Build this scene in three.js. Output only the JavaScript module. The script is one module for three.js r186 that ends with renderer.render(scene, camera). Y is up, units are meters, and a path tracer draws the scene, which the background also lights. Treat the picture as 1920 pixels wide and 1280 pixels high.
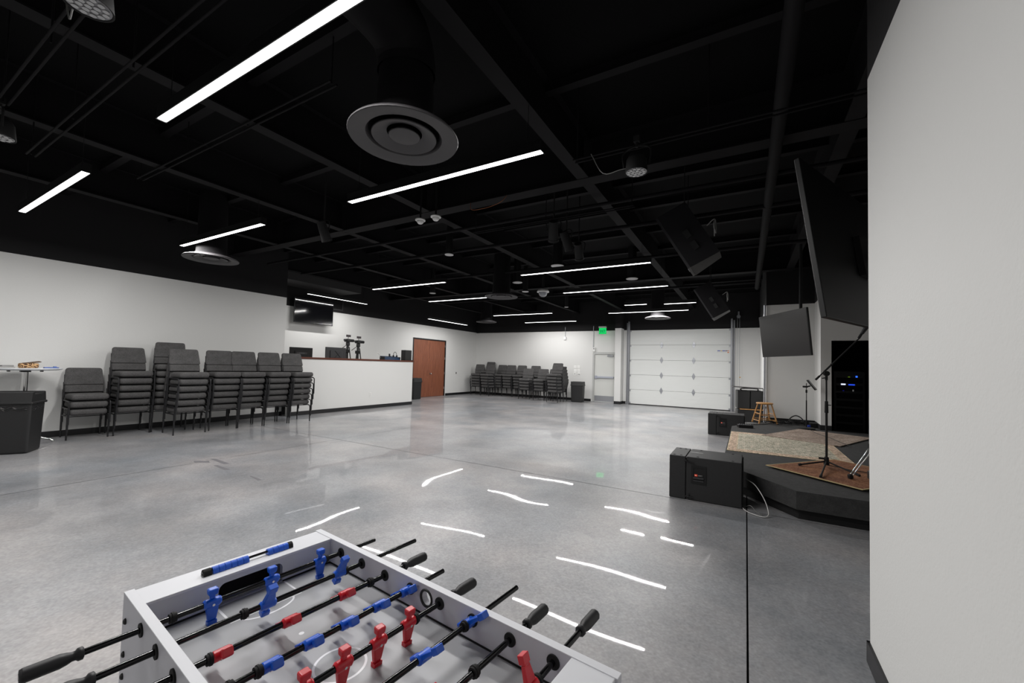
import * as THREE from 'three';
import { RoundedBoxGeometry } from 'three/addons/geometries/RoundedBoxGeometry.js';
import { mergeGeometries } from 'three/addons/utils/BufferGeometryUtils.js';
import { RectAreaLightUniformsLib } from 'three/addons/lights/RectAreaLightUniformsLib.js';

// ------------------------------------------------------------------ camera, renderer, exposure
const scene = new THREE.Scene();
const EYE = 1.42, FOCAL = 762.3, YAW = 29.95 * Math.PI / 180, PITCH = 2.096 * Math.PI / 180, ROLL = 1.549 * Math.PI / 180, SHIFT = 17.1;
const camera = new THREE.PerspectiveCamera(2 * Math.atan(640 / FOCAL) * 180 / Math.PI, 1.5, 0.05, 80);
camera.rotation.order = 'YXZ';
camera.rotation.set(PITCH, YAW, ROLL);
camera.position.set(0, EYE, 0);
camera.setViewOffset(1920, 1280, 0, -SHIFT, 1920, 1280);
camera.updateMatrixWorld(true);
scene.add(camera);
const renderer = new THREE.WebGLRenderer({ antialias: true });
renderer.toneMapping = THREE.LinearToneMapping;
renderer.toneMappingExposure = 1.0;
renderer.shadowMap.enabled = true;
scene.background = new THREE.Color(0x000000);
RectAreaLightUniformsLib.init();
const LAMP = 138;          // radiance of the linear lamps
const LAMP_Y = 3.3;

// ------------------------------------------------------------------ pixels to directions (distance always from what a thing touches)
const rayDir = (px, py) => new THREE.Vector3((px - 960) / FOCAL, -(py - 640 - SHIFT) / FOCAL, -1).applyEuler(camera.rotation);
function onPlane(axis, val, px, py) {
  const d = rayDir(px, py), o = new THREE.Vector3(0, EYE, 0), t = (val - o[axis]) / d[axis];
  return o.addScaledVector(d, t);
}
const onX = (x, px, py) => onPlane('x', x, px, py), onY = (y, px, py) => onPlane('y', y, px, py), onZ = (z, px, py) => onPlane('z', z, px, py);

// ------------------------------------------------------------------ random and noise
function rng(seed) { let a = seed >>> 0; return () => { a = (a + 0x6D2B79F5) | 0; let t = Math.imul(a ^ (a >>> 15), 1 | a); t = (t + Math.imul(t ^ (t >>> 7), 61 | t)) ^ t; return ((t ^ (t >>> 14)) >>> 0) / 4294967296; }; }
const R = rng(11);
function lattice(n, seed) { const r = rng(seed), a = new Float32Array(n * n); for (let i = 0; i < n * n; i++) a[i] = r(); return a; }
function noiseLayer(size, cells, seed) {          // tileable smooth value noise, size x size
  const L = lattice(cells, seed), out = new Float32Array(size * size);
  const ix = new Int32Array(size), fx = new Float32Array(size);
  for (let i = 0; i < size; i++) { const t = i / size * cells; ix[i] = Math.floor(t); const f = t - ix[i]; fx[i] = f * f * (3 - 2 * f); }
  for (let y = 0; y < size; y++) { const y0 = ix[y] * cells, y1 = ((ix[y] + 1) % cells) * cells, fy = fx[y];
    for (let x = 0; x < size; x++) { const x0 = ix[x], x1 = (x0 + 1) % cells, f = fx[x];
      const a = L[y0 + x0] + (L[y0 + x1] - L[y0 + x0]) * f, b = L[y1 + x0] + (L[y1 + x1] - L[y1 + x0]) * f; out[y * size + x] = a + (b - a) * fy; } }
  return out;
}
function fbm(size, list) { const out = new Float32Array(size * size); let w = 0; for (const [c, a, s] of list) { const l = noiseLayer(size, c, s); w += a; for (let i = 0; i < out.length; i++) out[i] += l[i] * a; } for (let i = 0; i < out.length; i++) out[i] /= w; return out; }
function dataTex(size, fn, srgb = true) {
  const d = new Uint8Array(size * size * 4);
  for (let i = 0; i < size * size; i++) { const c = fn(i); d[i * 4] = c[0]; d[i * 4 + 1] = c[1]; d[i * 4 + 2] = c[2]; d[i * 4 + 3] = 255; }
  const t = new THREE.DataTexture(d, size, size); t.wrapS = t.wrapT = THREE.RepeatWrapping; t.magFilter = THREE.LinearFilter; t.minFilter = THREE.LinearMipmapLinearFilter; t.generateMipmaps = true;
  if (srgb) t.colorSpace = THREE.SRGBColorSpace; t.needsUpdate = true; return t;
}
const g3 = v => [v, v, v];
function canvasTex(w, h, draw) { const c = document.createElement('canvas'); c.width = w; c.height = h; draw(c.getContext('2d'), w, h); const t = new THREE.CanvasTexture(c); t.colorSpace = THREE.SRGBColorSpace; return t; }
const rep = (t, x, y = x) => { const c = t.clone(); c.repeat.set(x, y); c.needsUpdate = true; return c; };

// ------------------------------------------------------------------ materials
const S = (color, roughness = 0.6, metalness = 0, extra = {}) => new THREE.MeshStandardMaterial({ color, roughness, metalness, ...extra });
const P = (color, roughness, extra) => new THREE.MeshPhysicalMaterial({ color, roughness, ...extra });
const grainN = fbm(256, [[64, 1, 31], [128, 1, 32], [256, 1, 33]]);
const grainT = dataTex(256, i => g3(255 * grainN[i]), false);
// polished concrete: cloudy trowel patches, fine aggregate
const FS = 2048;
const cloudy = fbm(FS, [[5, 1, 1], [11, 0.9, 2], [27, 0.6, 3], [63, 0.35, 4]]), streak = fbm(FS, [[9, 1, 5], [21, 0.8, 6], [151, 0.3, 7]]), fine = fbm(FS, [[512, 1, 8], [1024, 1.2, 9]]);
const concreteT = dataTex(FS, i => {
  const c = (cloudy[i] - 0.5) * 62 + (streak[i] - 0.5) * 34 + (fine[i] - 0.5) * 30, warm = (streak[i] - 0.5) * 14;
  const v = 144 + c; return [Math.max(0, v + warm), Math.max(0, v + warm * 0.3), Math.max(0, v - warm * 0.2 + 2)].map(x => Math.min(255, x));
});
const concreteRough = dataTex(512, (() => { const n = fbm(512, [[7, 1, 15], [19, 0.8, 16], [80, 0.6, 17]]); return i => g3(255 * (0.4 + 0.1 * (n[i] - 0.5))); })(), false);
const mFloor = P(0xffffff, 1, { map: concreteT, roughnessMap: concreteRough, clearcoat: 0.42, clearcoatRoughness: 0.022, specularIntensity: 0.6 });
const mSub = S(0x151515, 0.9);
const orange = fbm(512, [[90, 1, 41], [220, 1, 42]]), orangeT = dataTex(512, i => g3(255 * orange[i]), false);
const mWall = S(0xdcdcda, 0.62, 0, { bumpMap: orangeT, bumpScale: 0.0006 });
const mBlackWall = S(0x100f11, 0.85, 0, { bumpMap: orangeT, bumpScale: 0.0012 });
const mDeck = P(0x09090a, 0.9, { specularIntensity: 0.25 });
const mSteelBlack = P(0x121113, 0.75, { specularIntensity: 0.35 });
const mBase = S(0x111114, 0.5);
const mWoodT = dataTex(512, (() => { const a = fbm(512, [[3, 1, 51], [9, 0.7, 52]]), b = fbm(512, [[120, 1, 53], [256, 0.8, 54]]); return i => { const x = i % 512, y = Math.floor(i / 512); const g = Math.sin((x / 512 * 26 + a[y * 512 + x] * 7) * Math.PI * 2) * 0.5; const bb = b[(Math.floor(y / 14) % 512) * 512 + x]; const v = g * 9 + (bb - 0.5) * 34; return [132 + v * 1.1, 79 + v * 0.8, 57 + v * 0.6]; }; })());
const mWood = S(0xffffff, 0.42, 0, { map: mWoodT });
const mPineT = dataTex(256, (() => { const a = fbm(256, [[4, 1, 55], [13, 0.7, 56]]); return i => { const x = i % 256; const v = Math.sin((x / 256 * 9 + a[i] * 3) * 6.283) * 8; return [190 + v, 140 + v, 84 + v]; }; })());
const mPine = S(0xffffff, 0.5, 0, { map: mPineT });
const mCap = S(0x5d2c19, 0.35, 0, { map: null });
const fabN = fbm(256, [[128, 1, 61], [256, 1.6, 62], [20, 0.5, 63]]);
const mFabric = S(0xffffff, 0.95, 0, { map: dataTex(256, i => { const v = 80 + (fabN[i] - 0.5) * 46; return [v, v - 1, v - 1]; }), bumpMap: grainT, bumpScale: 0.0015 });
const mFrame = S(0x2a2a2c, 0.38, 0.35);
const mPlastic = S(0x1c1c1d, 0.5, 0, { bumpMap: grainT, bumpScale: 0.0006 });
const mBag = P(0x18181a, 0.22, { clearcoat: 0.4 });
const mChrome = S(0xd8d8d8, 0.12, 1);
const mGalv = S(0xa9abb0, 0.38, 0.8, { bumpMap: grainT, bumpScale: 0.0005 });
const mBlack = S(0x101011, 0.45);
const mMatte = S(0x0b0b0c, 0.8);
const mCarpetN = fbm(512, [[256, 1, 71], [512, 1.4, 72], [30, 0.8, 73]]);
const mCarpet = S(0xffffff, 0.95, 0, { map: dataTex(512, i => { const v = 52 + (mCarpetN[i] - 0.5) * 40; return [v, v, v]; }), bumpMap: grainT, bumpScale: 0.002 });
const mScreen = P(0x08080a, 0.07, {});
const mScreenMatte = P(0x1b1a1b, 0.3, {});
const mWhiteLam = S(0xd6d7dc, 0.4);
const mGreyLam = S(0xc3c3ca, 0.42);
const mBlue = P(0x0e58cc, 0.34, { clearcoat: 0.25, clearcoatRoughness: 0.3 });
const mRed = P(0xc81828, 0.34, { clearcoat: 0.25, clearcoatRoughness: 0.3 });
const mRod = S(0x121214, 0.14, 0.4);
const mGrip = S(0x17171a, 0.5);
const mWhite = S(0xe6e6e4, 0.5);
const mDoorPaint = S(0xd3d4d0, 0.45);
const mGarage = S(0xe6e8e6, 0.5);
const mGlow = new THREE.MeshStandardMaterial({ color: 0xffffff, emissive: 0xffffff, emissiveIntensity: 6, roughness: 0.5 });
const mCableW = S(0xc9c9c6, 0.5), mCable = S(0x0d0d0e, 0.45);

// ------------------------------------------------------------------ geometry helpers
const nn = g => { const h = g.index ? g.toNonIndexed() : g; for (const k of Object.keys(h.attributes)) if (!['position', 'normal', 'uv'].includes(k)) h.deleteAttribute(k); return h; };
const move = (g, x, y, z, rx = 0, ry = 0, rz = 0) => { if (rx) g.rotateX(rx); if (rz) g.rotateZ(rz); if (ry) g.rotateY(ry); return g.translate(x, y, z); };
function metricUV(g) { const p = g.attributes.position, n = g.attributes.normal, uv = g.attributes.uv; for (let i = 0; i < p.count; i++) { const ax = Math.abs(n.getX(i)), ay = Math.abs(n.getY(i)), az = Math.abs(n.getZ(i)); if (ay > ax && ay > az) uv.setXY(i, p.getX(i), p.getZ(i)); else if (ax > az) uv.setXY(i, p.getZ(i), p.getY(i)); else uv.setXY(i, p.getX(i), p.getY(i)); } return g; }
const box = (w, h, d, x = 0, y = 0, z = 0, rx = 0, ry = 0, rz = 0) => move(metricUV(nn(new THREE.BoxGeometry(w, h, d))), x, y, z, rx, ry, rz);
const span = (x0, x1, y0, y1, z0, z1) => metricUV(nn(new THREE.BoxGeometry(Math.abs(x1 - x0), Math.abs(y1 - y0), Math.abs(z1 - z0)).translate((x0 + x1) / 2, (y0 + y1) / 2, (z0 + z1) / 2)));
const rbox = (w, h, d, r, x = 0, y = 0, z = 0, rx = 0, ry = 0, rz = 0, seg = 2) => move(metricUV(nn(new RoundedBoxGeometry(w, h, d, seg, Math.min(r, w / 2.01, h / 2.01, d / 2.01)))), x, y, z, rx, ry, rz);
const cyl = (r0, r1, h, x = 0, y = 0, z = 0, rx = 0, ry = 0, rz = 0, seg = 20) => move(nn(new THREE.CylinderGeometry(r1, r0, h, seg)), x, y, z, rx, ry, rz);   // r0 bottom, r1 top
const V = (x, y, z) => new THREE.Vector3(x, y, z);
function bar(a, b, r, seg = 10, r2 = r) { const A = V(...a), B = V(...b), d = B.clone().sub(A), g = nn(new THREE.CylinderGeometry(r2, r, d.length(), seg)); g.applyQuaternion(new THREE.Quaternion().setFromUnitVectors(V(0, 1, 0), d.clone().normalize())); return g.translate((A.x + B.x) / 2, (A.y + B.y) / 2, (A.z + B.z) / 2); }
function tube(pts, r, n = 24, seg = 8, closed = false) { return nn(new THREE.TubeGeometry(new THREE.CatmullRomCurve3(pts.map(p => Array.isArray(p) ? V(...p) : p), closed, 'catmullrom', 0.5), n, r, seg, closed)); }
const lathe = (pts, x = 0, y = 0, z = 0, seg = 32) => nn(new THREE.LatheGeometry(pts.map(p => new THREE.Vector2(...p)), seg)).translate(x, y, z);
function prism(pts, h, bevel = 0) { const s = new THREE.Shape(pts.map(p => new THREE.Vector2(...p))); return metricUV(nn(new THREE.ExtrudeGeometry(s, { depth: h, bevelEnabled: bevel > 0, bevelSize: bevel, bevelThickness: bevel, bevelSegments: 1, curveSegments: 12 }))); }   // in xy, along +z
const plan = (pts, y0, y1) => { const g = prism(pts.map(([x, z]) => [x, -z]), y1 - y0); g.rotateX(-Math.PI / 2); return metricUV(g.translate(0, y0, 0)); };   // outline in (x,z)
function taper(g, y0, y1, s) { const p = g.attributes.position; for (let i = 0; i < p.count; i++) { const t = (p.getY(i) - y0) / (y1 - y0), k = s + (1 - s) * t; p.setX(i, p.getX(i) * k); p.setZ(i, p.getZ(i) * k); } return g; }

const taken = {};
function numbered(n) { const k = taken[n] = (taken[n] ?? -1) + 1; return k ? `${n}_${String(k).padStart(3, '0')}` : n; }
function part(name, geos, mat, parent) { const l = Array.isArray(geos) ? geos : [geos], m = new THREE.Mesh(l.length > 1 ? mergeGeometries(l) : l[0], mat); m.name = name; m.castShadow = m.receiveShadow = true; parent.add(m); return m; }
function tag(o, label, category, group) { o.userData = { ...o.userData, label, category }; if (group) o.userData.group = group; return o; }
function thing(name, label, category, [x, y, z] = [0, 0, 0], turn = 0, group) { const o = new THREE.Group(); o.name = numbered(name); o.position.set(x, y, z); o.rotation.y = turn; scene.add(o); return tag(o, label, category, group); }
function solo(name, geos, mat, label, category, group) { const m = part(numbered(name), geos, mat, scene); return tag(m, label, category, group); }
function structure(name, geos, mat, label) { const m = part(name, geos, mat, scene); m.userData = { kind: 'structure', label, category: name.split('_')[0] }; return m; }
function structGroup(name, label) { const o = new THREE.Group(); o.name = name; scene.add(o); o.userData = { kind: 'structure', label, category: name.split('_')[0] }; return o; }
function copyOf(o, label, [x, y, z], turn = 0, group) { const base = o.name.replace(/_\d{3}$/, ''), c = o.clone(); c.name = numbered(base); c.position.set(x, y, z); c.rotation.y = turn; scene.add(c); c.userData = { ...o.userData }; return tag(c, label, o.userData.category, group ?? o.userData.group); }
const ORD = ['bottom', 'second', 'third', 'fourth', 'fifth', 'sixth', 'seventh', 'eighth'];

// ================================================================== THE ROOM
const XL = -10.2, XB = -11.65, ZB = -16.64, WH = 3.0, CH = 4.25, ZF = 6, XR = 0.54, XS = 3.0, XD = 1.33, ZD = -10.4, ZP = -2.69, ZS = -11.25, XN = 0.41;
// floor: slabs between saw cuts, gently uneven as trowelled concrete is
{
  const fl = structure('floor', span(XB - 0.2, 4.6, -0.3, -0.03, ZB - 0.2, ZF + 0.2), mSub, 'polished grey concrete floor with saw cut joints');
  const wave = (x, z) => 0.0011 * Math.sin(x * 2.3 + 0.6 * Math.sin(z * 1.3)) * Math.cos(z * 1.9 + 0.9 * Math.sin(x * 0.8)) + 0.0007 * Math.sin(x * 4.7 + 1.3) * Math.sin(z * 3.9 + x * 0.9 + 0.4) + 0.00018 * Math.sin(x * 8.3 + z * 2.1) * Math.sin(z * 7.1 - x * 1.7);
  const xs = [XB - 0.2, -6.4, 0.015, 4.6], zs = [ZB - 0.2, -10.97, -4.87, 1.25, ZF + 0.2], gap = 0.005;
  for (let i = 0; i < 3; i++) for (let k = 0; k < 4; k++) {
    const x0 = xs[i] + gap, x1 = xs[i + 1] - gap, z0 = zs[k] + gap, z1 = zs[k + 1] - gap, w = x1 - x0, d = z1 - z0;
    const near = 0.11, nx = Math.ceil(w / near), nz = Math.ceil(d / near);
    const g = new THREE.PlaneGeometry(w, d, nx, nz).rotateX(-Math.PI / 2).translate((x0 + x1) / 2, 0, (z0 + z1) / 2), p = g.attributes.position, uv = g.attributes.uv;
    for (let n = 0; n < p.count; n++) { const x = p.getX(n), z = p.getZ(n); p.setY(n, wave(x, z) - 0.002); uv.setXY(n, x / 8, z / 8); }
    g.computeVertexNormals();
    const rim = span(x0, x1, -0.03, -0.006, z0, z1); { const u = rim.attributes.uv; for (let n = 0; n < u.count; n++) u.setXY(n, u.getX(n) / 8, u.getY(n) / 8); }
    part('slab', [nn(g), rim], mFloor, fl);
  }
  // dark rub marks left on the slab beside the saw cut
  const mMark = S(0x68676a, 0.5);
  for (const q of [[363, 864, 392, 864, 393, 867, 364, 866.5], [394, 860, 404, 859.5, 431, 868.5, 420, 870], [400, 872, 408, 871.5, 433, 880, 421, 881], [467, 892, 472, 891.5, 491, 899, 484, 900.5]]) {
    const c = [0, 1, 2, 3].map(i => onY(0, q[i * 2], q[i * 2 + 1])), n = 6, pos = [], uv = [], idx = [];
    for (let i = 0; i <= n; i++) for (let k = 0; k <= 2; k++) { const a = c[0].clone().lerp(c[1], k / 2), b = c[3].clone().lerp(c[2], k / 2), p = a.lerp(b, i / n); pos.push(p.x, wave(p.x, p.z) - 0.0012, p.z); uv.push(p.x, p.z); }
    for (let i = 0; i < n; i++) for (let k = 0; k < 2; k++) { const a = i * 3 + k; idx.push(a, a + 3, a + 1, a + 1, a + 3, a + 4); }
    const g = new THREE.BufferGeometry(); g.setAttribute('position', new THREE.Float32BufferAttribute(pos, 3)); g.setAttribute('uv', new THREE.Float32BufferAttribute(uv, 2)); g.setIndex(idx); g.computeVertexNormals(); part('rub_mark', nn(g), mMark, fl);
  }
}
// walls: off-white below 3 m, black above
function wall(name, label, x0, x1, z0, z1, opts = {}) {
  const g = structGroup(name, label), y0 = opts.y0 ?? 0, top = opts.top ?? WH;
  if (opts.black) part('black_paint', span(x0, x1, y0, CH, z0, z1), mBlackWall, g);
  else { part('white_paint', opts.cut ?? span(x0, x1, y0, top, z0, z1), mWall, g); part('black_paint', span(x0, x1, top, CH, z0, z1), mBlackWall, g); }
  return g;
}
wall('wall_left', 'off-white side wall behind stacked chairs with black paint above', XL - 0.25, XL, -6.08, ZF);
wall('wall_booth_side', 'short white return wall at sound booth', XB, XL - 0.25, -6.08, -5.93);
// booth / wooden door wall, with the door opening cut out
{
  const g = structGroup('wall_booth', 'off-white wall with wooden double doors and booth television'), dz0 = -14.27, dz1 = -12.2, dh = 2.45;
  part('white_paint', [span(XB - 0.2, XB, 0, WH, dz1, -5.93), span(XB - 0.2, XB, 0, WH, ZB - 0.2, dz0), span(XB - 0.2, XB, dh, WH, dz0, dz1)], mWall, g);
  part('black_paint', span(XB - 0.2, XB, WH, CH, ZB - 0.2, -5.93), mBlackWall, g);
}
{
  const g = structGroup('wall_back', 'off-white back wall with exit door and garage door'), gx0 = -4.1, gx1 = -0.46, ex0 = -5.62, ex1 = -4.62;
  part('white_paint', [span(XB - 0.2, ex0, 0, WH, ZB - 0.2, ZB), span(ex0, ex1, 2.08, WH, ZB - 0.2, ZB), span(ex1, gx0, 0, WH, ZB - 0.2, ZB), span(gx1, XN + 0.1, 0, WH, ZB - 0.2, ZB)], mWall, g);
  part('black_paint', span(XB - 0.2, XN + 0.1, WH - 0.02, CH, ZB - 0.2, ZB), mBlackWall, g);
}
wall('wall_stage_end', 'white wall at far end of stage', XN, XD, ZS - 0.15, ZS);
wall('wall_stage_side', 'white wall between stage corner and back wall', XN, XN + 0.1, ZB, ZS - 0.15);
{
  const g = structGroup('wall_stage', 'white wall beside the stage with a dark doorway opening'), x0 = onZ(ZD, 1559, 700).x, x1 = x0 + 1.15, h = onZ(ZD, 1575, 638).y;
  part('white_paint', [span(XD, x0, 0, WH, ZD - 0.12, ZD), span(x1, XS + 0.12, 0, WH, ZD - 0.12, ZD), span(x0, x1, h, WH, ZD - 0.12, ZD), span(XD, XD + 0.1, 0, WH, ZS - 0.15, ZD - 0.12)], mWall, g);
  part('black_paint', [span(XD, XS + 0.12, WH, CH, ZD - 0.12, ZD), span(XD, XD + 0.1, WH, CH, ZS - 0.15, ZD - 0.12)], mBlackWall, g);
}
wall('wall_stage_rear', 'white wall along the rear of the stage', XS, XS + 0.12, ZD, ZP - 0.1);
wall('wall_right', 'near off-white wall beside the camera with black paint above', XR, XS + 0.12, ZP, ZF, { top: 2.955 });
wall('wall_front', 'off-white wall behind the camera', XL - 0.25, XS + 0.12, ZF, ZF + 0.2);
// dark room behind the stage doorway
{
  const g = structGroup('wall_backstage', 'black walls of dark room behind stage doorway');
  part('black_paint', [span(XS, XS + 0.12, 0, CH, -14.0, ZD - 0.12), span(XD + 0.1, XS + 0.12, 0, CH, -14.15, -14.0), span(XD, XD + 0.1, 0, CH, -14.15, ZS - 0.15)], mMatte, g);
}
// baseboards
const bb = 0.1, bt = 0.012;
structure('baseboard_left', span(XL, XL + bt, 0, bb, -6.08, ZF), mBase, 'black rubber baseboard on left wall');
structure('baseboard_booth', [span(XB, XB + bt, 0, bb, -12.14, -10.5), span(XB, XB + bt, 0, bb, ZB, -14.33)], mBase, 'black rubber baseboard beside wooden doors');
structure('baseboard_back', [span(XB + bt, -5.68, 0, bb, ZB, ZB + bt), span(-4.35, -4.22, 0, bb, ZB, ZB + bt), span(-0.3, XN, 0, bb, ZB, ZB + bt)], mBase, 'black rubber baseboard on back wall');
structure('baseboard_right', [span(XR - bt, XR, 0, bb, ZP - bt, ZF), span(XR - bt, XS, 0, bb, ZP - bt, ZP)], mBase, 'black rubber baseboard on near right wall');
structure('baseboard_stage', [span(XN, XD, 0.277, 0.377, ZS, ZS + bt), span(XD - bt, XD, 0.277, 0.377, ZD, ZS + bt), span(XD - bt, onZ(ZD, 1559, 700).x, 0.277, 0.377, ZD, ZD + bt)], mBase, 'black baseboard at stage end wall');
// ceiling: black deck, beams and girders
{
  const c = structure('ceiling', span(XB - 0.2, 4.45, CH, CH + 0.15, ZB - 0.2, ZF + 0.2), mDeck, 'black painted open ceiling with steel beams');
  const ibeam = (w, h, len) => [box(w, 0.015, len, 0, 0.0075, 0), box(w, 0.015, len, 0, h - 0.0075, 0), box(0.014, h - 0.03, len, 0, h / 2, 0)];
  const by = 3.75;
  for (const z of [-4.8, -10.95, 1.2]) for (const [xa, xb] of [[XB, -6.3], [-6.3, XS]]) { const L = xb - xa; const m = part('girder', ibeam(0.2, CH - by, L - 0.01), mSteelBlack, c); m.position.set((xa + xb) / 2, by, z); m.rotation.y = Math.PI / 2; }
  for (const [za, zb] of [[ZB, -11.06], [-10.84, -4.91], [-4.69, 1.09], [1.31, ZF]]) for (const x of [-10.4, -8.35, -6.3, -4.3, -1.76, 0.85]) { const m = part('beam', ibeam(0.145, CH - by, zb - za), mSteelBlack, c); m.position.set(x, by + 0.004, (za + zb) / 2); }
  for (const z of [-15.2, -13.9, -12.5, -9.6, -8.3, -7.0, -6.0, -3.6, -2.1, -0.6]) { const m = part('purlin', [box(XS - XB - 0.2, 0.09, 0.05, (XS + XB) / 2, CH - 0.046, z), box(XS - XB - 0.2, 0.012, 0.09, (XS + XB) / 2, CH - 0.097, z)], mSteelBlack, c); }
}
// ------------------------------------------------------------------ linear lamps
function lamp(label, x0, x1, z, { y = LAMP_Y, alongZ = false, w = 0.062, power = 1, group = 'linear ceiling lights', hang = true } = {}) {
  const L = Math.abs(x1 - x0), cx = alongZ ? z : (x0 + x1) / 2, cz = alongZ ? (x0 + x1) / 2 : z;
  const o = thing('linear_light', label, 'ceiling light', [cx, y, cz], alongZ ? Math.PI / 2 : 0, group);
  part('housing', [box(L, 0.075, w + 0.012, 0, 0.047, 0), box(L, 0.02, 0.006, 0, 0.003, w / 2 + 0.003), box(L, 0.02, 0.006, 0, 0.003, -w / 2 - 0.003)], mBlack, o);
  part('diffuser', rbox(L - 0.006, 0.022, w, 0.008, 0, 0, 0), mGlow, o);
  part('end_cap', box(0.004, 0.098, w + 0.014, L / 2 + 0.002, 0.036, 0), mBlack, o); part('end_cap', box(0.004, 0.098, w + 0.014, -L / 2 - 0.002, 0.036, 0), mBlack, o);
  if (hang) for (const s of [-1, 1]) part('hanger', bar([s * (L / 2 - 0.15), 0.08, 0], [s * (L / 2 - 0.15), CH - y, 0], 0.0025, 6), mBlack, o);
  const l = new THREE.RectAreaLight(0xfcfaf8, LAMP * power, L, w); l.position.set(cx, y - 0.0135, cz); l.rotation.set(-Math.PI / 2, 0, alongZ ? Math.PI / 2 : 0); l.name = 'linear_lamp'; scene.add(l);
}
const LIT = 'long glowing white linear light hung below the black ceiling';
lamp('long glowing linear light overhanging the foosball table', -4.04, -1.58, -1.33);
lamp('long glowing linear light between left wall and lighting rails', -8.4, -5.9, -1.36);
lamp('long glowing linear light just past the large round diffuser', -4.07, -1.55, -3.13);
lamp('long glowing linear light beside diffuser over the left wall chairs', -8.3, -5.83, -3.1);
lamp('long glowing linear light out in front of the booth counter', -8.4, -6.0, -7.27);
lamp('long glowing linear light level with the counter end by wooden doors', -8.38, -6.12, -9.4);
lamp('long glowing linear light under the cluster of black spotlights', -4.05, -1.46, -7.33);
lamp('long glowing linear light beside the white dome camera', -4.03, -1.52, -9.54);
lamp('long glowing linear light across the front of the garage door', -4.09, -1.56, -13.65, { power: 1.9 });
lamp('long glowing linear light just before the far corner chair stacks', -8.34, -5.9, -13.0);
lamp('long glowing linear light closest to back wall, above stacked chairs', -8.34, -5.98, -15.55, { power: 0.75 });
lamp('shorter glowing linear light above garage door, nearer the exit sign', -3.13, -2.49, -12.05, { group: 'short linear lights', power: 2.2 });
lamp('shorter glowing linear light above garage door, beside hanging speaker', -2.04, -1.2, -12.18, { group: 'short linear lights', power: 2.2 });
lamp('glowing linear light hung parallel to wall over wooden doors', -11.75, -14.25, -10.5, { y: 3.12, alongZ: true, power: 0.6 });
lamp('thin glowing linear light above the sound booth television', -7.0, -9.1, -10.77, { alongZ: true, w: 0.04 });
for (const z of [2.7, 4.6]) { lamp(LIT, -4.05, -1.55, z, { power: 0.45 }); lamp(LIT, -8.4, -5.9, z, { power: 0.45 }); }

// ================================================================== DOORS AND FIXED THINGS
// wooden double doors
{
  const g = structGroup('door_1', 'reddish brown wooden double doors in a black frame'), z0 = -14.27, z1 = -12.2, h = 2.45, f = 0.045;
  part('door_frame', [span(XB - 0.12, XB + 0.02, 0, h, z1 - f, z1), span(XB - 0.12, XB + 0.02, 0, h, z0, z0 + f), span(XB - 0.12, XB + 0.02, h - f, h, z0 + f, z1 - f)], mBase, g);
  const mid = (z0 + z1) / 2, leaf = (a, b) => { const q = span(XB - 0.06, XB - 0.015, 0.008, h - f - 0.004, a, b), u = q.attributes.uv; for (let i = 0; i < u.count; i++) u.setXY(i, u.getX(i) * 0.45 + a, u.getY(i) * 0.35); return q; };
  const a = part('door_leaf', leaf(mid + 0.003, z1 - f - 0.003), mWood, g), b = part('door_leaf', leaf(z0 + f + 0.003, mid - 0.003), mWood, g);
  part('door_knob', [cyl(0.032, 0.032, 0.01, XB - 0.01, 0.98, mid - 0.07, 0, 0, Math.PI / 2), cyl(0.012, 0.012, 0.05, XB + 0.015, 0.98, mid - 0.07, 0, 0, Math.PI / 2), nn(new THREE.SphereGeometry(0.032, 20, 14)).scale(0.8, 1, 1).translate(XB + 0.05, 0.98, mid - 0.07)], mChrome, b);
  for (const y of [0.35, 1.0, 1.65, 2.2]) part('hinge', cyl(0.012, 0.012, 0.11, XB + 0.004, y, z0 + f, 0, 0, 0, 10), mChrome, b);
}
// steel exit door
{
  const g = structGroup('door_2', 'off-white steel exit door with chrome push bar'), x0 = -5.62, x1 = -4.62, h = 2.08, z = ZB;
  part('door_frame', [span(x0, x0 + 0.07, 0, h, z - 0.15, z + 0.025), span(x1 - 0.07, x1, 0, h, z - 0.15, z + 0.025), span(x0 + 0.07, x1 - 0.07, h - 0.09, h, z - 0.15, z + 0.025)], S(0xb9bab8, 0.45), g);
  const d = part('door_leaf', span(x0 + 0.074, x1 - 0.074, 0.012, h - 0.094, z - 0.06, z - 0.012), mDoorPaint, g);
  part('kick_plate', span(x0 + 0.09, x1 - 0.09, 0.03, 0.26, z - 0.012, z - 0.009), mGalv, d);
  part('push_bar', [span(x0 + 0.12, x1 - 0.1, 1.0, 1.07, z - 0.012, z + 0.05), span(x0 + 0.11, x0 + 0.2, 0.97, 1.09, z - 0.012, z + 0.045), rbox(0.06, 0.14, 0.08, 0.02, x0 + 0.14, 1.03, z + 0.03)], S(0xb4b8c4, 0.35, 0.3), d);
  part('door_closer', [rbox(0.26, 0.055, 0.06, 0.01, x1 - 0.25, h - 0.16, z + 0.02), bar([x1 - 0.36, h - 0.12, z + 0.03], [x1 - 0.15, h - 0.1, z + 0.1], 0.01)], mGalv, d);
  part('threshold', span(x0, x1, 0.0, 0.012, z - 0.1, z + 0.06), mGalv, g);
}
// structural column between exit door and garage door
{
  const a = onZ(-16.2, 1152, 700).x, b = onZ(-16.2, 1163.5, 700).x;
  const c = structGroup('wall_column', 'narrow white column between exit door and garage door');
  part('white_paint', span(a, b, 0, WH + 0.03, ZB, -16.2), mWall, c); part('black_paint', span(a, b, WH + 0.03, CH, ZB, -16.2), mBlackWall, c);
  structure('baseboard_column', span(a - 0.006, b + 0.006, 0, 0.11, ZB + 0.013, -16.194), mBase, 'black baseboard round the white column');
}
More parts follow.
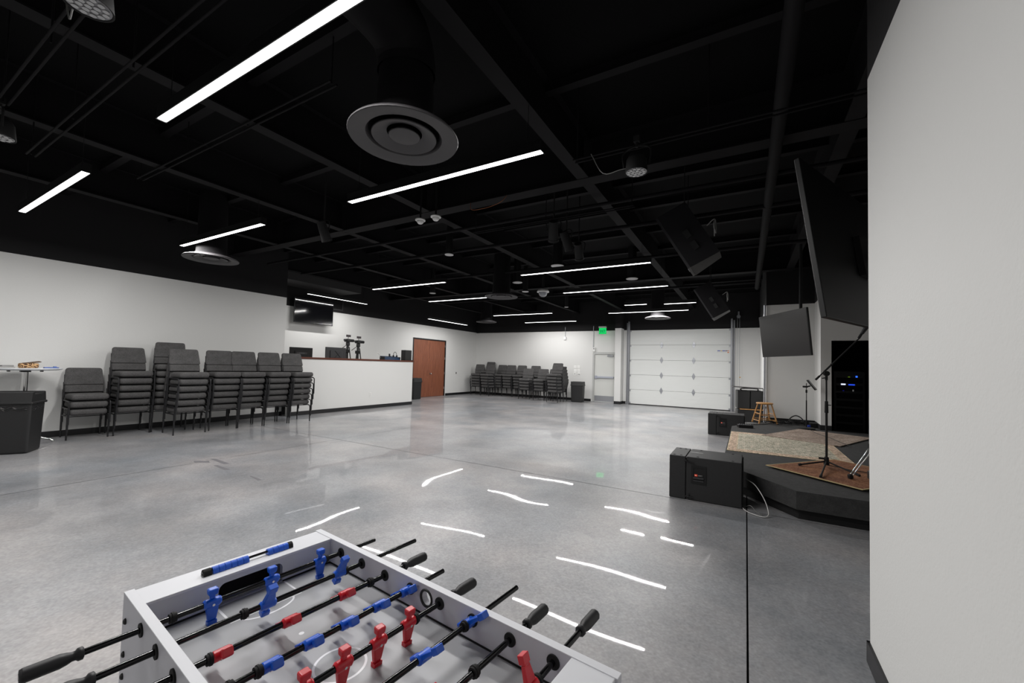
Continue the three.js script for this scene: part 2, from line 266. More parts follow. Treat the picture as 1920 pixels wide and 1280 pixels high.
// sectional garage door
{
  const g = structGroup('door_3', 'white sectional garage door with steel tracks'), x0 = -4.07, x1 = -0.48, z = ZB + 0.02, n = 5, H = 2.97, sh = H / n;
  for (let i = 0; i < n; i++) {
    const y0 = i * sh + 0.004, y1 = (i + 1) * sh - 0.003, pts = []; // panel with shallow horizontal ribs
    const ribs = 9; pts.push([0, y0]);
    for (let k = 0; k <= ribs; k++) { const ya = y0 + (y1 - y0) * k / ribs; pts.push([0.042, Math.min(y1, ya + 0.0001)]); if (k < ribs) { const yb = y0 + (y1 - y0) * (k + 1) / ribs; pts.push([0.042, yb - 0.012], [0.0385, yb - 0.006]); } }
    pts.push([0, y1]);
    const q = prism(pts, x1 - x0); q.rotateY(-Math.PI / 2); q.translate(x1, 0, z - 0.045); // profile x -> +z
    part('door_section', q, mGarage, g);
  }
  const dia = (x, y) => { const s = [[0, 0.13], [0.055, 0.02], [0.055, -0.02], [0, -0.13], [-0.055, -0.02], [-0.055, 0.02]]; return [prism(s, 0.006, 0.002).translate(x, y, z), cyl(0.012, 0.012, 0.09, x, y, z + 0.014, 0, 0, Math.PI / 2, 10), box(0.02, 0.05, 0.012, x, y, z + 0.012)]; };
  for (const x of [-2.85, -1.7]) for (let i = 1; i < n; i++) part('hinge', dia(x, i * sh), mGalv, g);
  for (const x of [-2.85, -1.7]) part('top_bracket', [box(0.03, 0.09, 0.006, x, H - 0.17, z + 0.002), box(0.05, 0.012, 0.02, x, H - 0.14, z + 0.01)], mGarage, g);
  for (const [xa, s] of [[x0, -1], [x1, 1]]) {
    part('track', [box(0.055, H + 0.35, 0.004, xa + s * 0.03, (H + 0.35) / 2, z + 0.03), box(0.004, H + 0.35, 0.06, xa + s * 0.058, (H + 0.35) / 2, z + 0.05), box(0.03, H + 0.35, 0.004, xa + s * 0.04, (H + 0.35) / 2, z + 0.082)], mGalv, g);
    part('track_angle', [box(0.05, H + 0.3, 0.005, xa + s * 0.105, (H + 0.3) / 2, z + 0.01), box(0.005, H + 0.3, 0.07, xa + s * 0.085, (H + 0.3) / 2, z + 0.04)], mGalv, g);
    for (let i = 0; i <= n; i++) part('roller_bracket', [box(0.07, 0.06, 0.006, xa - s * 0.02, Math.max(0.06, i * sh - 0.04), z + 0.006), cyl(0.02, 0.02, 0.02, xa + s * 0.025, Math.max(0.06, i * sh - 0.04), z + 0.055, 0, 0, Math.PI / 2, 10)], mGalv, g);
  }
  const stick = canvasTex(256, 64, (c, w, h) => { c.fillStyle = '#e4e6e4'; c.fillRect(0, 0, w, h); c.fillStyle = '#3a49a8'; c.fillRect(4, 4, 64, 16); c.fillRect(110, 4, 60, 16); c.fillStyle = '#c9b05a'; c.fillRect(72, 4, 34, 16); c.fillStyle = '#5a4060'; c.fillRect(174, 4, 46, 16); c.fillStyle = '#d8762a'; c.fillRect(222, 4, 30, 16); c.fillRect(216, 38, 34, 22); c.fillStyle = '#9a9a9a'; for (let i = 0; i < 5; i++) c.fillRect(8 + i * 40, 30, 26, 3); for (let i = 0; i < 5; i++) c.fillRect(8 + i * 40, 38, 22, 3); });
  { const q = new THREE.PlaneGeometry(0.39, 0.1); part('warning_sticker', nn(q).translate(-0.72, 2.13, z + 0.0012), S(0xffffff, 0.5, 0, { map: stick }), g); }
  part('bottom_seal', span(x0, x1, 0.0, 0.03, z - 0.03, z + 0.004), mBase, g);
}
// hand chain beside the garage door
{
  const x = -0.27, z = ZB + 0.14, links = [], o = thing('hand_chain', 'thin steel hand chain hanging beside the garage door', 'chain', [x, 0, z]);
  part('chain', [bar([0, 0.35, 0], [0, 3.35, 0], 0.006, 6), bar([0.07, 0.35, 0], [0.07, 3.35, 0], 0.006, 6), tube([[0, 0.35, 0], [0.035, 0.31, 0], [0.07, 0.35, 0]], 0.006, 10, 6)], mGalv, o);
  part('chain_wheel', [cyl(0.06, 0.06, 0.03, 0.035, 3.38, 0, Math.PI / 2), box(0.05, 0.2, 0.14, 0.035, 3.46, -0.068)], mGalv, o);
  part('keeper_tag', box(0.04, 0.03, 0.03, 0.09, 1.22, 0), S(0xc9982a, 0.5), o);
}
// exit sign, wall boxes, plates
{
  const p = onZ(-16.3, 1130, 619), o = thing('exit_sign', 'lit green exit sign hung above the steel door', 'sign', [p.x, p.y - 0.16, -16.3]);
  part('canopy', rbox(0.32, 0.07, 0.09, 0.012, 0, 0.29, 0), S(0xb9bab4, 0.5), o);
  part('stem', bar([0, 0.32, 0], [0, CH - (p.y - 0.16), 0], 0.01), mBlack, o);
  const t = canvasTex(256, 128, (c, w, h) => { c.fillStyle = '#12e070'; c.fillRect(0, 0, w, h); c.fillStyle = '#04562a'; c.font = 'bold 104px sans-serif'; c.textAlign = 'center'; c.textBaseline = 'middle'; c.fillText('EXIT', w / 2, h / 2 + 4); });
  part('lit_panel', rbox(0.31, 0.25, 0.02, 0.008, 0, 0.13, 0), new THREE.MeshStandardMaterial({ color: 0x05351a, emissive: 0x0ad860, emissiveIntensity: 0.75 }), o);
  const q = new THREE.PlaneGeometry(0.28, 0.2); part('lettering', nn(q).translate(0, 0.13, 0.0105), new THREE.MeshStandardMaterial({ color: 0x04210f, map: t, emissive: 0xffffff, emissiveMap: t, emissiveIntensity: 0.95 }), o);
  const l = new THREE.RectAreaLight(0x18ff78, 1.2, 0.3, 0.24); l.position.set(p.x, p.y - 0.03, -16.285); l.rotation.y = Math.PI; scene.add(l);
}
const boxOn = (name, label, cat, pos, w, h, d, mat, turn = 0, group) => { const o = thing(name, label, cat, pos, turn, group); part('cover', rbox(w, h, d, 0.006, 0, 0, d / 2), mat, o); return o; };
{ const p = onZ(ZB, 1060, 634), o = boxOn('sensor_box', 'small white sensor box on conduit on the back wall', 'sensor', [p.x, p.y, ZB + 0.002], 0.11, 0.13, 0.06, mWhite); part('conduit', bar([0, 0.06, 0.02], [0, 0.5, 0.02], 0.01), mGalv, o); }
{ const p = onZ(ZB, 1113.5, 655), o = boxOn('alarm_box', 'small white box on conduit above the steel door frame', 'alarm', [p.x + 0.02, p.y, ZB + 0.002], 0.1, 0.17, 0.06, mWhite); part('conduit', bar([-0.04, 0.08, 0.02], [-0.04, 1.0, 0.02], 0.011), mGalv, o); part('lens', cyl(0.02, 0.02, 0.01, 0, 0.03, 0.065, Math.PI / 2), mBlack, o); }
for (const [px, py, kind] of [[1078.5, 688, 0], [1085, 688, 0], [1078.5, 695, 0], [1085, 695, 0], [1078, 701, 1], [1085.5, 701, 2]]) {
  const p = onZ(ZB, px, py), lab = ['blank white switch plate on back wall near the black bin', 'white wall plate with one dark jack near the black bin', 'white wall plate with two dark sockets near the black bin'][kind];
  const o = boxOn('wall_plate', lab, 'wall plate', [p.x, p.y, ZB + 0.0015], 0.115, 0.125, 0.008, S(0xf2f2f0, 0.4), 0, kind ? undefined : 'blank switch plates');
  if (kind === 0) part('rocker', box(0.035, 0.07, 0.006, 0, 0, 0.0105), mWhite, o);
  if (kind === 1) part('jack', box(0.03, 0.03, 0.006, 0, 0.01, 0.0105), mBlack, o);
  if (kind === 2) for (const s of [-1, 1]) part('socket', box(0.03, 0.03, 0.006, s * 0.025, -0.01, 0.0105), mBlack, o);
}
{ const p = onX(-9.92, 694, 739), o = thing('wall_outlet', 'white power outlet low on the booth half wall', 'outlet', [-9.919, p.y, p.z], Math.PI / 2); part('plate', rbox(0.08, 0.125, 0.006, 0.004, 0, 0, 0.003), mWhite, o); for (const s of [-1, 1]) part('socket', cyl(0.017, 0.017, 0.004, 0, s * 0.022, 0.007, Math.PI / 2), S(0xcfcfcc, 0.5), o); }
{ const p = onX(XB, 855, 699), o = thing('key_switch', 'small dark key switch on wall right of the wooden doors', 'switch', [XB + 0.0015, p.y, p.z], Math.PI / 2); part('plate', rbox(0.05, 0.09, 0.008, 0.004, 0, 0, 0.004), S(0x3a3a3a, 0.4, 0.4), o); part('knob', cyl(0.012, 0.012, 0.02, 0, 0, 0.018, Math.PI / 2, 0, 0, 10), mChrome, o); }
{ const p = onX(XB, 865, 721), o = thing('wall_outlet', 'white power outlet low on wall right of the wooden doors', 'outlet', [XB + 0.0015, p.y, p.z], Math.PI / 2); part('plate', rbox(0.08, 0.125, 0.006, 0.004, 0, 0, 0.003), mWhite, o); for (const s of [-1, 1]) part('socket', cyl(0.017, 0.017, 0.004, 0, s * 0.022, 0.007, Math.PI / 2), S(0xcfcfcc, 0.5), o); }
// booth half wall and wooden cap
structure('wall_counter', span(-10.04, -9.92, 0, 1.44, -10.42, -6.08), mWall, 'white half wall of the sound booth');
structure('baseboard_counter', span(-9.92, -9.908, 0, 0.1, -10.432, -6.08), mBase, 'black baseboard along sound booth half wall');
{ const g = prism([[-0.02, 0], [0.28, 0], [0.3, 0.012], [0.31, 0.035], [0.31, 0.055], [-0.02, 0.055]], 4.37); g.rotateY(0); g.translate(-10.19, 1.4405, -10.45); solo('counter_cap', g, mCap, 'dark red-brown wooden cap on the booth half wall', 'counter'); }
structure('trim_1', [bar([XN - 0.03, 0, ZS + 0.04], [XN - 0.03, WH, ZS + 0.04], 0.022, 12), box(0.07, 0.05, 0.03, XN - 0.02, 0.6, ZS + 0.03), box(0.07, 0.05, 0.03, XN - 0.02, 1.8, ZS + 0.03)], mGalv, 'vertical steel conduit at the stage wall corner');

// ================================================================== CHAIRS
const pad = (w0, w1, h, d, r) => { // upholstered pad, wider at the foot, rounded corners; centred
  const sh = new THREE.Shape(), a = w0 / 2 - 0.012, b = w1 / 2 - 0.012, k = h / 2 - 0.012; sh.moveTo(-a + 0.015, -k); sh.lineTo(a - 0.015, -k); sh.quadraticCurveTo(a, -k, a, -k + 0.015); sh.lineTo(b, k - r); sh.quadraticCurveTo(b, k, b - r, k); sh.lineTo(-b + r, k); sh.quadraticCurveTo(-b, k, -b, k - r); sh.lineTo(-a, -k + 0.015); sh.quadraticCurveTo(-a, -k, -a + 0.015, -k);
  return metricUV(nn(new THREE.ExtrudeGeometry(sh, { depth: d - 0.024, bevelEnabled: true, bevelSize: 0.012, bevelThickness: 0.012, bevelSegments: 3, curveSegments: 5 })).translate(0, 0, -(d - 0.024) / 2)); };
const chairProto = (() => {
  const c = new THREE.Group(); c.name = 'stacking_chair';
  part('seat', rbox(0.464, 0.106, 0.435, 0.046, 0, 0.44, 0.022, -0.02, 0, 0, 4), mFabric, c);
  const lean = -0.262;
  part('backrest', move(pad(0.492, 0.455, 0.3, 0.044, 0.035), 0, 0.772, -0.277, lean), mFabric, c);
  part('lumbar_pad', rbox(0.475, 0.13, 0.04, 0.018, 0, 0.562, -0.221, lean, 0, 0, 2), mFabric, c);
  for (const s of [-1, 1]) {
    part('leg', tube([[s * 0.247, 0, 0.238], [s * 0.247, 0.2, 0.236], [s * 0.247, 0.335, 0.232], [s * 0.246, 0.364, 0.217], [s * 0.242, 0.374, 0.185], [s * 0.238, 0.374, 0.0], [s * 0.236, 0.374, -0.2]], 0.012, 18, 8), mFrame, c);
    part('leg', tube([[s * 0.24, 0, -0.236], [s * 0.24, 0.2, -0.236], [s * 0.24, 0.4, -0.232], [s * 0.234, 0.5, -0.236], [s * 0.231, 0.6, -0.258], [s * 0.226, 0.8, -0.311]], 0.012, 18, 8), mFrame, c);
  }
  part('crossbar', bar([-0.237, 0.372, -0.18], [0.237, 0.372, -0.18], 0.008, 6), mFrame, c);
  part('crossbar', bar([-0.242, 0.372, 0.15], [0.242, 0.372, 0.15], 0.008, 6), mFrame, c);
  return c;
})();
function chairStack(x, z, turn, n, where, group, lean = 0) {   // (x,z): middle between the front feet of the lowest chair
  const f = V(Math.sin(turn), 0, Math.cos(turn)), side = V(Math.cos(turn), 0, -Math.sin(turn));
  for (let i = 0; i < n; i++) {
    const c = chairProto.clone(); c.name = numbered('stacking_chair');
    const jit = (R() - 0.5) * 0.006, sh = -0.236 + i * 0.0245;
    c.position.set(x + f.x * sh + side.x * jit, i * 0.1285, z + f.z * sh + side.z * jit); c.rotation.y = turn + (R() - 0.5) * 0.006; scene.add(c);
    const pos = n === 1 ? '' : i === n - 1 ? ', topmost' : i === 0 ? ', lowest' : `, ${ORD[i]} from floor`;
    tag(c, `charcoal fabric chair${pos} in ${where}`, 'chair', group);
  }
}
const q90 = Math.PI / 2;
const GL = 'chairs stacked along the left wall', GF = 'chairs stacked in the far corner';
chairStack(-9.6, -2.43, q90 - 0.06, 3, 'the short stack beside the cocktail table', GL);
chairStack(-9.59, -3.0, q90 - 0.03, 6, 'second stack from the cocktail table', GL);
chairStack(-9.55, -3.52, q90 - 0.25, 7, 'tall stack against wall behind another stack', GL);
chairStack(-8.9, -3.6, q90 - 0.02, 6, 'third front stack from the cocktail table', GL);
chairStack(-8.97, -4.2, q90 - 0.1, 6, 'fourth front stack from the cocktail table', GL);
chairStack(-8.92, -4.66, q90 - 0.05, 6, 'fifth front stack from the cocktail table', GL);
chairStack(-8.86, -5.17, q90 - 0.02, 6, 'sixth front stack from the cocktail table', GL);
chairStack(-8.83, -5.69, q90 + 0.0, 6, 'stack at the booth end of the left row', GL);
// far corner
chairStack(-11.05, -15.83, 0.12, 5, 'the corner stack nearest the wooden doors', GF);
chairStack(-10.62, -16.05, 0.0, 6, 'tall stack behind second far corner stack', GF);
chairStack(-10.35, -15.55, -0.1, 5, 'second far stack from the wooden doors', GF);
chairStack(-9.98, -16.05, 0.0, 5, 'third far stack against the back wall', GF);
chairStack(-9.47, -16.05, 0.05, 5, 'fourth far stack against the back wall', GF);
chairStack(-8.92, -16.05, 0.0, 5, 'fifth far stack against the back wall', GF);
chairStack(-8.2, -15.35, 0.1, 4, 'front low stack with four, nearer the wooden doors', GF);
chairStack(-8.22, -16.05, 0.0, 5, 'back wall stack behind the first low stack', GF);
chairStack(-7.46, -15.25, 0.0, 4, 'front low stack with four, nearer black bin', GF);
chairStack(-7.3, -16.05, 0.0, 4, 'back wall stack behind the second low stack', GF);
chairStack(-6.66, -14.85, -0.12, 6, 'tall front stack nearest the black bin', GF);
chairStack(-6.98, -15.75, -q90 - 0.15, 5, 'sideways stack between chairs and black bin', GF);

// ================================================================== BINS, COCKTAIL TABLE
function bin(label, pos, turn, { w = 0.5, d = 0.28, h = 0.76, bag = false } = {}) {
  const o = thing('waste_bin', label, 'bin', pos, turn);
  const body = taper(rbox(w, h * 0.82, d, 0.03, 0, h * 0.41, 0), 0, h * 0.82, 0.92);
  part('body', body, mPlastic, o);
  part('rim', rbox(w + 0.03, 0.035, d + 0.03, 0.012, 0, h * 0.82, 0), mPlastic, o);
  const lid = prism([[-d / 2 - 0.005, 0], [d / 2 + 0.005, 0], [d / 2 - 0.02, h * 0.16], [d / 2 - 0.07, h * 0.17], [d / 2 - 0.075, h * 0.13], [-d / 2 + 0.075, h * 0.13], [-d / 2 + 0.07, h * 0.17], [-d / 2 + 0.02, h * 0.16]], w, 0.0); lid.rotateY(-q90); lid.translate(w / 2, h * 0.83, 0);
  part('lid', lid, mPlastic, o);
  if (bag) { const pts = []; for (let i = 0; i < 28; i++) { const t = i / 28 * Math.PI * 2, cx = Math.cos(t), sz = Math.sin(t), k = 1 / Math.max(Math.abs(cx), Math.abs(sz)) ; pts.push([cx * k * (w / 2 - 0.006), h * 0.74 + (R() - 0.5) * 0.035, sz * k * (d / 2 - 0.002)]); } part('bin_liner', [tube(pts, 0.008, 120, 6, true), tube(pts.map(p => [p[0] * 1.005, p[1] - 0.022 + (R() - 0.5) * 0.02, p[2] * 1.01]), 0.006, 120, 6, true), tube(pts.map(p => [p[0] * 1.004, p[1] + 0.03 + (R() - 0.5) * 0.03, p[2] * 1.01]), 0.005, 120, 6, true)], mBag, o); }
  return o;
}
{ // by the cocktail table
  const a = onY(0, 73, 848), turn = 0.53, w = 0.6, d = 0.36;
  bin('tall black plastic bin with a liner in front of the cocktail table', [-9.03, 0, -1.51], 1.036, { w: 0.5, d: 0.4, h: 0.86, bag: true });
}
bin('slim black bin standing beside the wooden double doors', [-11.28, 0, -12.02], q90, { w: 0.44, d: 0.3, h: 0.83 });
bin('black plastic bin between stacked chairs and steel exit door', [-6.02, 0, -15.98], 0.1, { w: 0.5, d: 0.4, h: 0.83 });
{
  const cx = -9.72, cz = -1.72, H = 1.18, o = thing('cocktail_table', 'round white cocktail table on a chrome column', 'table', [cx, 0, cz]);
  part('table_top', lathe([[0, 0], [0.35, 0], [0.385, 0.01], [0.395, 0.025], [0.39, 0.032], [0, 0.034]], 0, H - 0.034, 0, 48), S(0xdfe2e6, 0.35), o);
  part('column', cyl(0.036, 0.036, H - 0.12, 0, 0.06 + (H - 0.12) / 2, 0), mChrome, o);
  part('collar', cyl(0.06, 0.06, 0.03, 0, H - 0.05, 0), mBlack, o);
  for (let i = 0; i < 4; i++) { const a = i * q90 + 0.38, c = Math.cos(a), s = Math.sin(a); part('foot', [tube([[c * 0.02, 0.1, s * 0.02], [c * 0.15, 0.095, s * 0.15], [c * 0.28, 0.06, s * 0.28], [c * 0.34, 0.025, s * 0.34]], 0.018, 16, 8), cyl(0.022, 0.022, 0.02, c * 0.34, 0.01, s * 0.34, 0, 0, 0, 12)], mChrome, o); part('bracket', box(0.05, 0.025, 0.03, c * 0.17, H - 0.047, s * 0.17), mBlack, o); }
  const leo = dataTex(128, (() => { const n = fbm(128, [[14, 1, 81], [28, 0.5, 82]]); return i => n[i] > 0.55 ? [60, 38, 25] : n[i] > 0.5 ? [120, 82, 52] : [196, 158, 112]; })());
  const bag = thing('small_pouch', 'leopard print pouch lying on the cocktail table', 'pouch', [cx + 0.1, H, cz - 0.01], q90 + 0.2);
  part('body', taper(rbox(0.2, 0.075, 0.1, 0.02, 0, 0.0375, 0), 0, 0.075, 1.0), S(0xffffff, 0.8, 0, { map: rep(leo, 6) }), bag); part('flap', rbox(0.19, 0.012, 0.07, 0.005, 0.03, 0.085, 0.01, 0.1, 0, 0.16), S(0x5b4632, 0.8), bag);
  const pap = thing('paper_stack', 'grey folded papers lying on the cocktail table', 'papers', [cx + 0.05, H, cz + 0.2], q90); part('sheet', rbox(0.16, 0.02, 0.12, 0.004, 0, 0.01, 0), S(0xa9a8a6, 0.8), pap); part('sheet', box(0.09, 0.016, 0.1, 0.1, 0.008, 0), S(0xd8d8d4, 0.8), pap); part('sheet', rbox(0.12, 0.02, 0.1, 0.004, 0, 0.03, 0, 0, 0.2), S(0x8e8d8c, 0.8), pap);
  solo('blue_card', [rbox(0.06, 0.016, 0.16, 0.004, cx + 0.14, H + 0.008, cz - 0.24, 0, 0.1), box(0.05, 0.012, 0.03, cx + 0.14, H + 0.022, cz - 0.28)], S(0x5a72b0, 0.6), 'pale blue card packet lying on the cocktail table', 'packet');
}

// ================================================================== SOUND BOOTH
{
  const tv = thing('wall_television', 'black flat television tilted forward on the booth wall', 'television', [XB + 0.2, 2.52, -7.7], q90);
  const W = 1.29, H = 0.735;
  const pn = part('panel', rbox(W, H, 0.04, 0.008, 0, H / 2, 0, 0.0), mBlack, tv); part('screen', box(W - 0.02, H - 0.03, 0.004, 0, H / 2 + 0.004, 0.021), mScreen, tv);
  part('wall_mount', [box(0.4, 0.3, 0.03, 0, H / 2, -0.18), box(0.06, 0.06, 0.16, 0, H / 2, -0.1)], mMatte, tv);
  const desk = thing('booth_desk', 'dark desk hidden behind the booth half wall', 'desk', [-10.28, 0, -8.25]);
  part('desk_top', box(0.46, 0.04, 4.2, 0, 1.14, 0), mMatte, desk); for (const z of [-2, 2]) part('desk_leg', box(0.42, 1.12, 0.05, 0, 0.56, z), mMatte, desk);
  const mon = (label, px0, px1, pyT, curved) => {
    const x = -10.24, a = onX(x, px0, pyT), b = onX(x, px1, pyT + 2), w = Math.abs(a.z - b.z), hh = 0.36, o = thing('computer_monitor', label, 'monitor', [x, 1.16, (a.z + b.z) / 2], q90);
    part('stand', [box(0.24, 0.015, 0.16, 0, 0.008, -0.03), box(0.06, 0.4, 0.02, 0, 0.2, -0.04)], mMatte, o);
    const top = a.y - 1.16; part('shell', [rbox(w, hh, 0.03, 0.008, 0, top - hh / 2, 0), rbox(w * 0.6, hh * 0.6, 0.03, 0.012, 0, top - hh * 0.55, 0.02)], curved ? S(0x232427, 0.35) : mMatte, o);
    if (!curved) { const t = canvasTex(256, 48, (c, W2, H2) => { c.fillStyle = '#0b0b0c'; c.fillRect(0, 0, W2, H2); c.fillStyle = '#4a4a50'; c.font = 'bold 34px sans-serif'; c.textAlign = 'center'; c.textBaseline = 'middle'; c.fillText('SCEPTRE', W2 / 2, H2 / 2); }); part('logo', nn(new THREE.PlaneGeometry(w * 0.45, 0.05)).translate(0, top - hh * 0.42, 0.0365), S(0xffffff, 0.5, 0, { map: t }), o); }
    else part('swoosh', [bar([-0.05, top - 0.1, 0.04], [0.12, top - 0.28, 0.04], 0.005, 6), bar([0.16, top - 0.1, 0.03], [-0.06, top - 0.3, 0.04], 0.004, 6)], mMatte, o);
  };
  mon('flat black monitor back with maker name above booth counter', 543, 586, 650, false); mon('dark grey monitor back standing beside camera tripods', 610.5, 648.5, 650, true);
  const tripod = (label, px, pyTop, x) => {
    const t = onX(x, px, pyTop), o = thing('video_camera_tripod', label, 'camera', [x, 0, t.z], q90 - 0.1), hy = t.y;   // hy: top of the small monitor
    for (let i = 0; i < 3; i++) { const a = i * 2.094 + 0.5, c = Math.cos(a), s = Math.sin(a); part('leg', [bar([c * 0.04, hy - 0.38, s * 0.04], [c * 0.2, 0.7, s * 0.2], 0.018, 8), bar([c * 0.2, 0.72, s * 0.2], [c * 0.36, 0.01, s * 0.36], 0.011, 8)], i ? mBlack : mFrame, o); }
    part('centre_column', [cyl(0.025, 0.025, 0.5, 0, hy - 0.6, 0), cyl(0.05, 0.035, 0.08, 0, hy - 0.37, 0)], mBlack, o);
    part('fluid_head', [rbox(0.1, 0.12, 0.1, 0.02, 0, hy - 0.29, 0), bar([0, hy - 0.3, 0], [-0.3, hy - 0.47, 0.1], 0.01, 8)], mBlack, o);
    part('camera_body', [rbox(0.12, 0.1, 0.2, 0.02, -0.02, hy - 0.18, 0), cyl(0.045, 0.05, 0.14, 0.1, hy - 0.18, 0.04, 0, 0, q90), cyl(0.03, 0.03, 0.06, -0.12, hy - 0.17, 0.02, 0, 0, q90)], mBlack, o);
    part('small_screen', [rbox(0.15, 0.07, 0.03, 0.006, 0, hy - 0.035, 0.02), bar([0, hy - 0.14, 0], [0, hy - 0.06, 0.01], 0.008, 6)], S(0x2a2024, 0.3), o);
    part('controller', rbox(0.13, 0.1, 0.08, 0.01, -0.06, hy - 0.52, 0.06), mMatte, o);
  };
  tripod('black video camera on tripod, closer to the booth monitors', 653, 627.5, -11.0); tripod('black video camera on tripod, further from booth monitors', 672.5, 630.5, -11.0);
  const mx = thing('mixing_desk', 'sloping blue mixing desk on the booth counter', 'mixer', [-10.04, 1.4955, -9.5], q90);
  { const g = prism([[-0.12, 0], [0.12, 0], [0.05, 0.085], [-0.1, 0.12]], 0.66); g.rotateY(-q90); g.translate(0.33, 0, 0); part('body', g, S(0x1f3550, 0.5), mx); part('side_cheek', box(0.015, 0.1, 0.22, 0.335, 0.05, 0), mBlack, mx); part('side_cheek', box(0.015, 0.1, 0.22, -0.335, 0.05, 0), mBlack, mx); }
  const gl = thing('gooseneck_lamp', 'thin gooseneck lamp clipped to the mixing desk', 'lamp', [-10.06, 1.6, -9.12]); part('neck', tube([[0, -0.06, 0], [0, 0.04, 0.05], [0, 0.09, 0.12]], 0.004, 12, 6), mGalv, gl); part('head', nn(new THREE.SphereGeometry(0.016, 12, 8)).translate(0, 0.1, 0.13), mWhite, gl);
  const hp = thing('headphones', 'black headphones propped on the mixing desk', 'headphones', [-10.06, 1.6, -9.72], q90); part('band', tube([[-0.07, 0, 0], [-0.06, 0.11, 0], [0, 0.16, 0], [0.06, 0.11, 0], [0.08, 0.02, 0]], 0.008, 20, 6), mMatte, hp); part('ear_pad', rbox(0.03, 0.07, 0.06, 0.012, -0.07, 0.02, 0), mMatte, hp); part('ear_pad', rbox(0.03, 0.07, 0.06, 0.012, 0.08, 0.02, 0), mMatte, hp);
  const mi = thing('small_device', 'small black device standing on the mixing desk', 'device', [-10.08, 1.605, -9.5], q90); part('body', rbox(0.05, 0.09, 0.03, 0.008, 0, 0.045, 0), mMatte, mi); part('arm', bar([0.02, 0.01, 0], [0.1, 0.03, 0], 0.006, 6), mMatte, mi);
  const sp = thing('desktop_speaker', 'small black speaker at the counter end by the wooden doors', 'speaker', [-10.04, 1.4955, -10.22], q90); part('cabinet', rbox(0.3, 0.34, 0.2, 0.01, 0, 0.178, 0), mBlack, sp); part('foot', box(0.34, 0.015, 0.2, 0.02, 0.0075, 0), mMatte, sp); part('knob', [cyl(0.012, 0.012, 0.03, 0.165, 0.17, 0, 0, 0, q90, 10), cyl(0.012, 0.012, 0.03, 0.165, 0.11, 0, 0, 0, q90, 10)], mChrome, sp);
  const vg = thing('air_grille', 'dark louvred air grille on wall beside booth television', 'vent', [XB + 0.001, 3.08, -8.6], q90); part('frame', [box(0.5, 0.03, 0.02, 0, 0.015, 0.01), box(0.5, 0.03, 0.02, 0, 0.385, 0.01), box(0.03, 0.34, 0.02, -0.235, 0.2, 0.01), box(0.03, 0.34, 0.02, 0.235, 0.2, 0.01)], S(0x2a2a2c, 0.5), vg); for (let i = 0; i < 8; i++) part('louvre', box(0.44, 0.006, 0.03, 0, 0.06 + i * 0.04, 0.012, 0.6), S(0x202022, 0.5), vg);
  const so = solo('booth_duct', [box(1.0, 0.32, 2.5, -11.05, 3.72, -7.42)], S(0x2b2a2b, 0.55), 'dark rectangular duct above the sound booth', 'duct');
}

// ================================================================== STAGE
const SH = 0.277;
{
  const o = thing('stage_platform', 'low black carpeted stage with an angled front corner', 'stage');
  const top = [[-0.25, -9.78], [-0.25, -5.73], [0.43, -4.86], [XS - 0.004, -4.87], [XS - 0.004, ZD + 0.004], [XD - 0.004, ZD + 0.004], [XD - 0.004, ZS + 0.004], [0.45, ZS + 0.004]];
  const ins = [[-0.19, -9.75], [-0.19, -5.71], [0.455, -4.92], [XS - 0.01, -4.93], [XS - 0.01, ZD + 0.02], [XD - 0.01, ZD + 0.02], [XD - 0.01, ZS + 0.01], [0.47, ZS + 0.01]];
  part('deck', plan(top, 0.1, SH), mCarpet, o);
  part('toe_kick', plan(ins, 0, 0.1), mMatte, o);
}
// rugs: woven pattern in plan, real thickness
function rugTex(kind) {
  const N = 512, a = fbm(N, [[60, 1, 90 + kind], [140, 1, 91 + kind], [300, 1.1, 92 + kind]]), b = fbm(N, [[6, 1, 93 + kind], [14, 1, 94 + kind]]);
  return dataTex(N, i => {
    const x = i % N, y = Math.floor(i / N), e = Math.min(x, y, N - 1 - x, N - 1 - y), n = (a[i] - 0.5), w = (b[i] - 0.5);
    if (kind === 0) { const inB = e < 44, line = e < 6 || (e > 40 && e < 46); const lat = (Math.sin(x * 0.32) * Math.sin(y * 0.32) > 0.45 || Math.sin((x + y) * 0.2) > 0.93) ? -34 : 0; const c = line ? [206, 190, 160] : inB ? [190, 168, 146] : [184, 180, 162]; return c.map((v, k) => Math.max(0, Math.min(255, v + n * 150 + w * 26 + (inB ? lat * 0.3 : lat) + (k === 0 && n > 0.1 ? 10 : 0)))); }
    if (kind === 1) { const line = e > 40 && e < 45; const c = line ? [186, 168, 152] : [150, 133, 120]; return c.map(v => Math.max(0, Math.min(255, v + n * 120 + w * 40))); }
    const c = e < 9 ? [176, 158, 116] : [128 + w * 50, 82 + w * 46, 52 + w * 36]; return c.map(v => Math.max(0, Math.min(255, v + n * (e < 9 ? 40 : 110))));
  });
}
function rug(label, corner, u, L, W, kind, y) {        // corner (x,z), direction angle, length, width
  const g = rbox(L, 0.008, W, 0.003, L / 2, 0.004, W / 2), uv = g.attributes.uv, p = g.attributes.position;
  for (let i = 0; i < p.count; i++) uv.setXY(i, p.getX(i) / L * 0.998 + 0.001, p.getZ(i) / W * 0.998 + 0.001);
  const o = solo('stage_rug', g, S(0xffffff, 0.95, 0, { map: rugTex(kind), bumpMap: grainT, bumpScale: 0.002 }), label, 'rug'); o.position.set(corner[0], y, corner[1]); o.rotation.y = u;
}
rug('cream patterned rug along the front of the stage', [-0.235, -8.85], 0, 1.45, 2.13, 0, SH + 0.0005);
rug('pinkish worn rug at the back of the stage', [0.94, -10.12], -0.44, 1.15, 1.62, 1, SH + 0.0095);
rug('orange-brown worn rug under the microphone stand', [0.21, -5.85], 0.877, 1.25, 1.02, 2, SH + 0.0185);

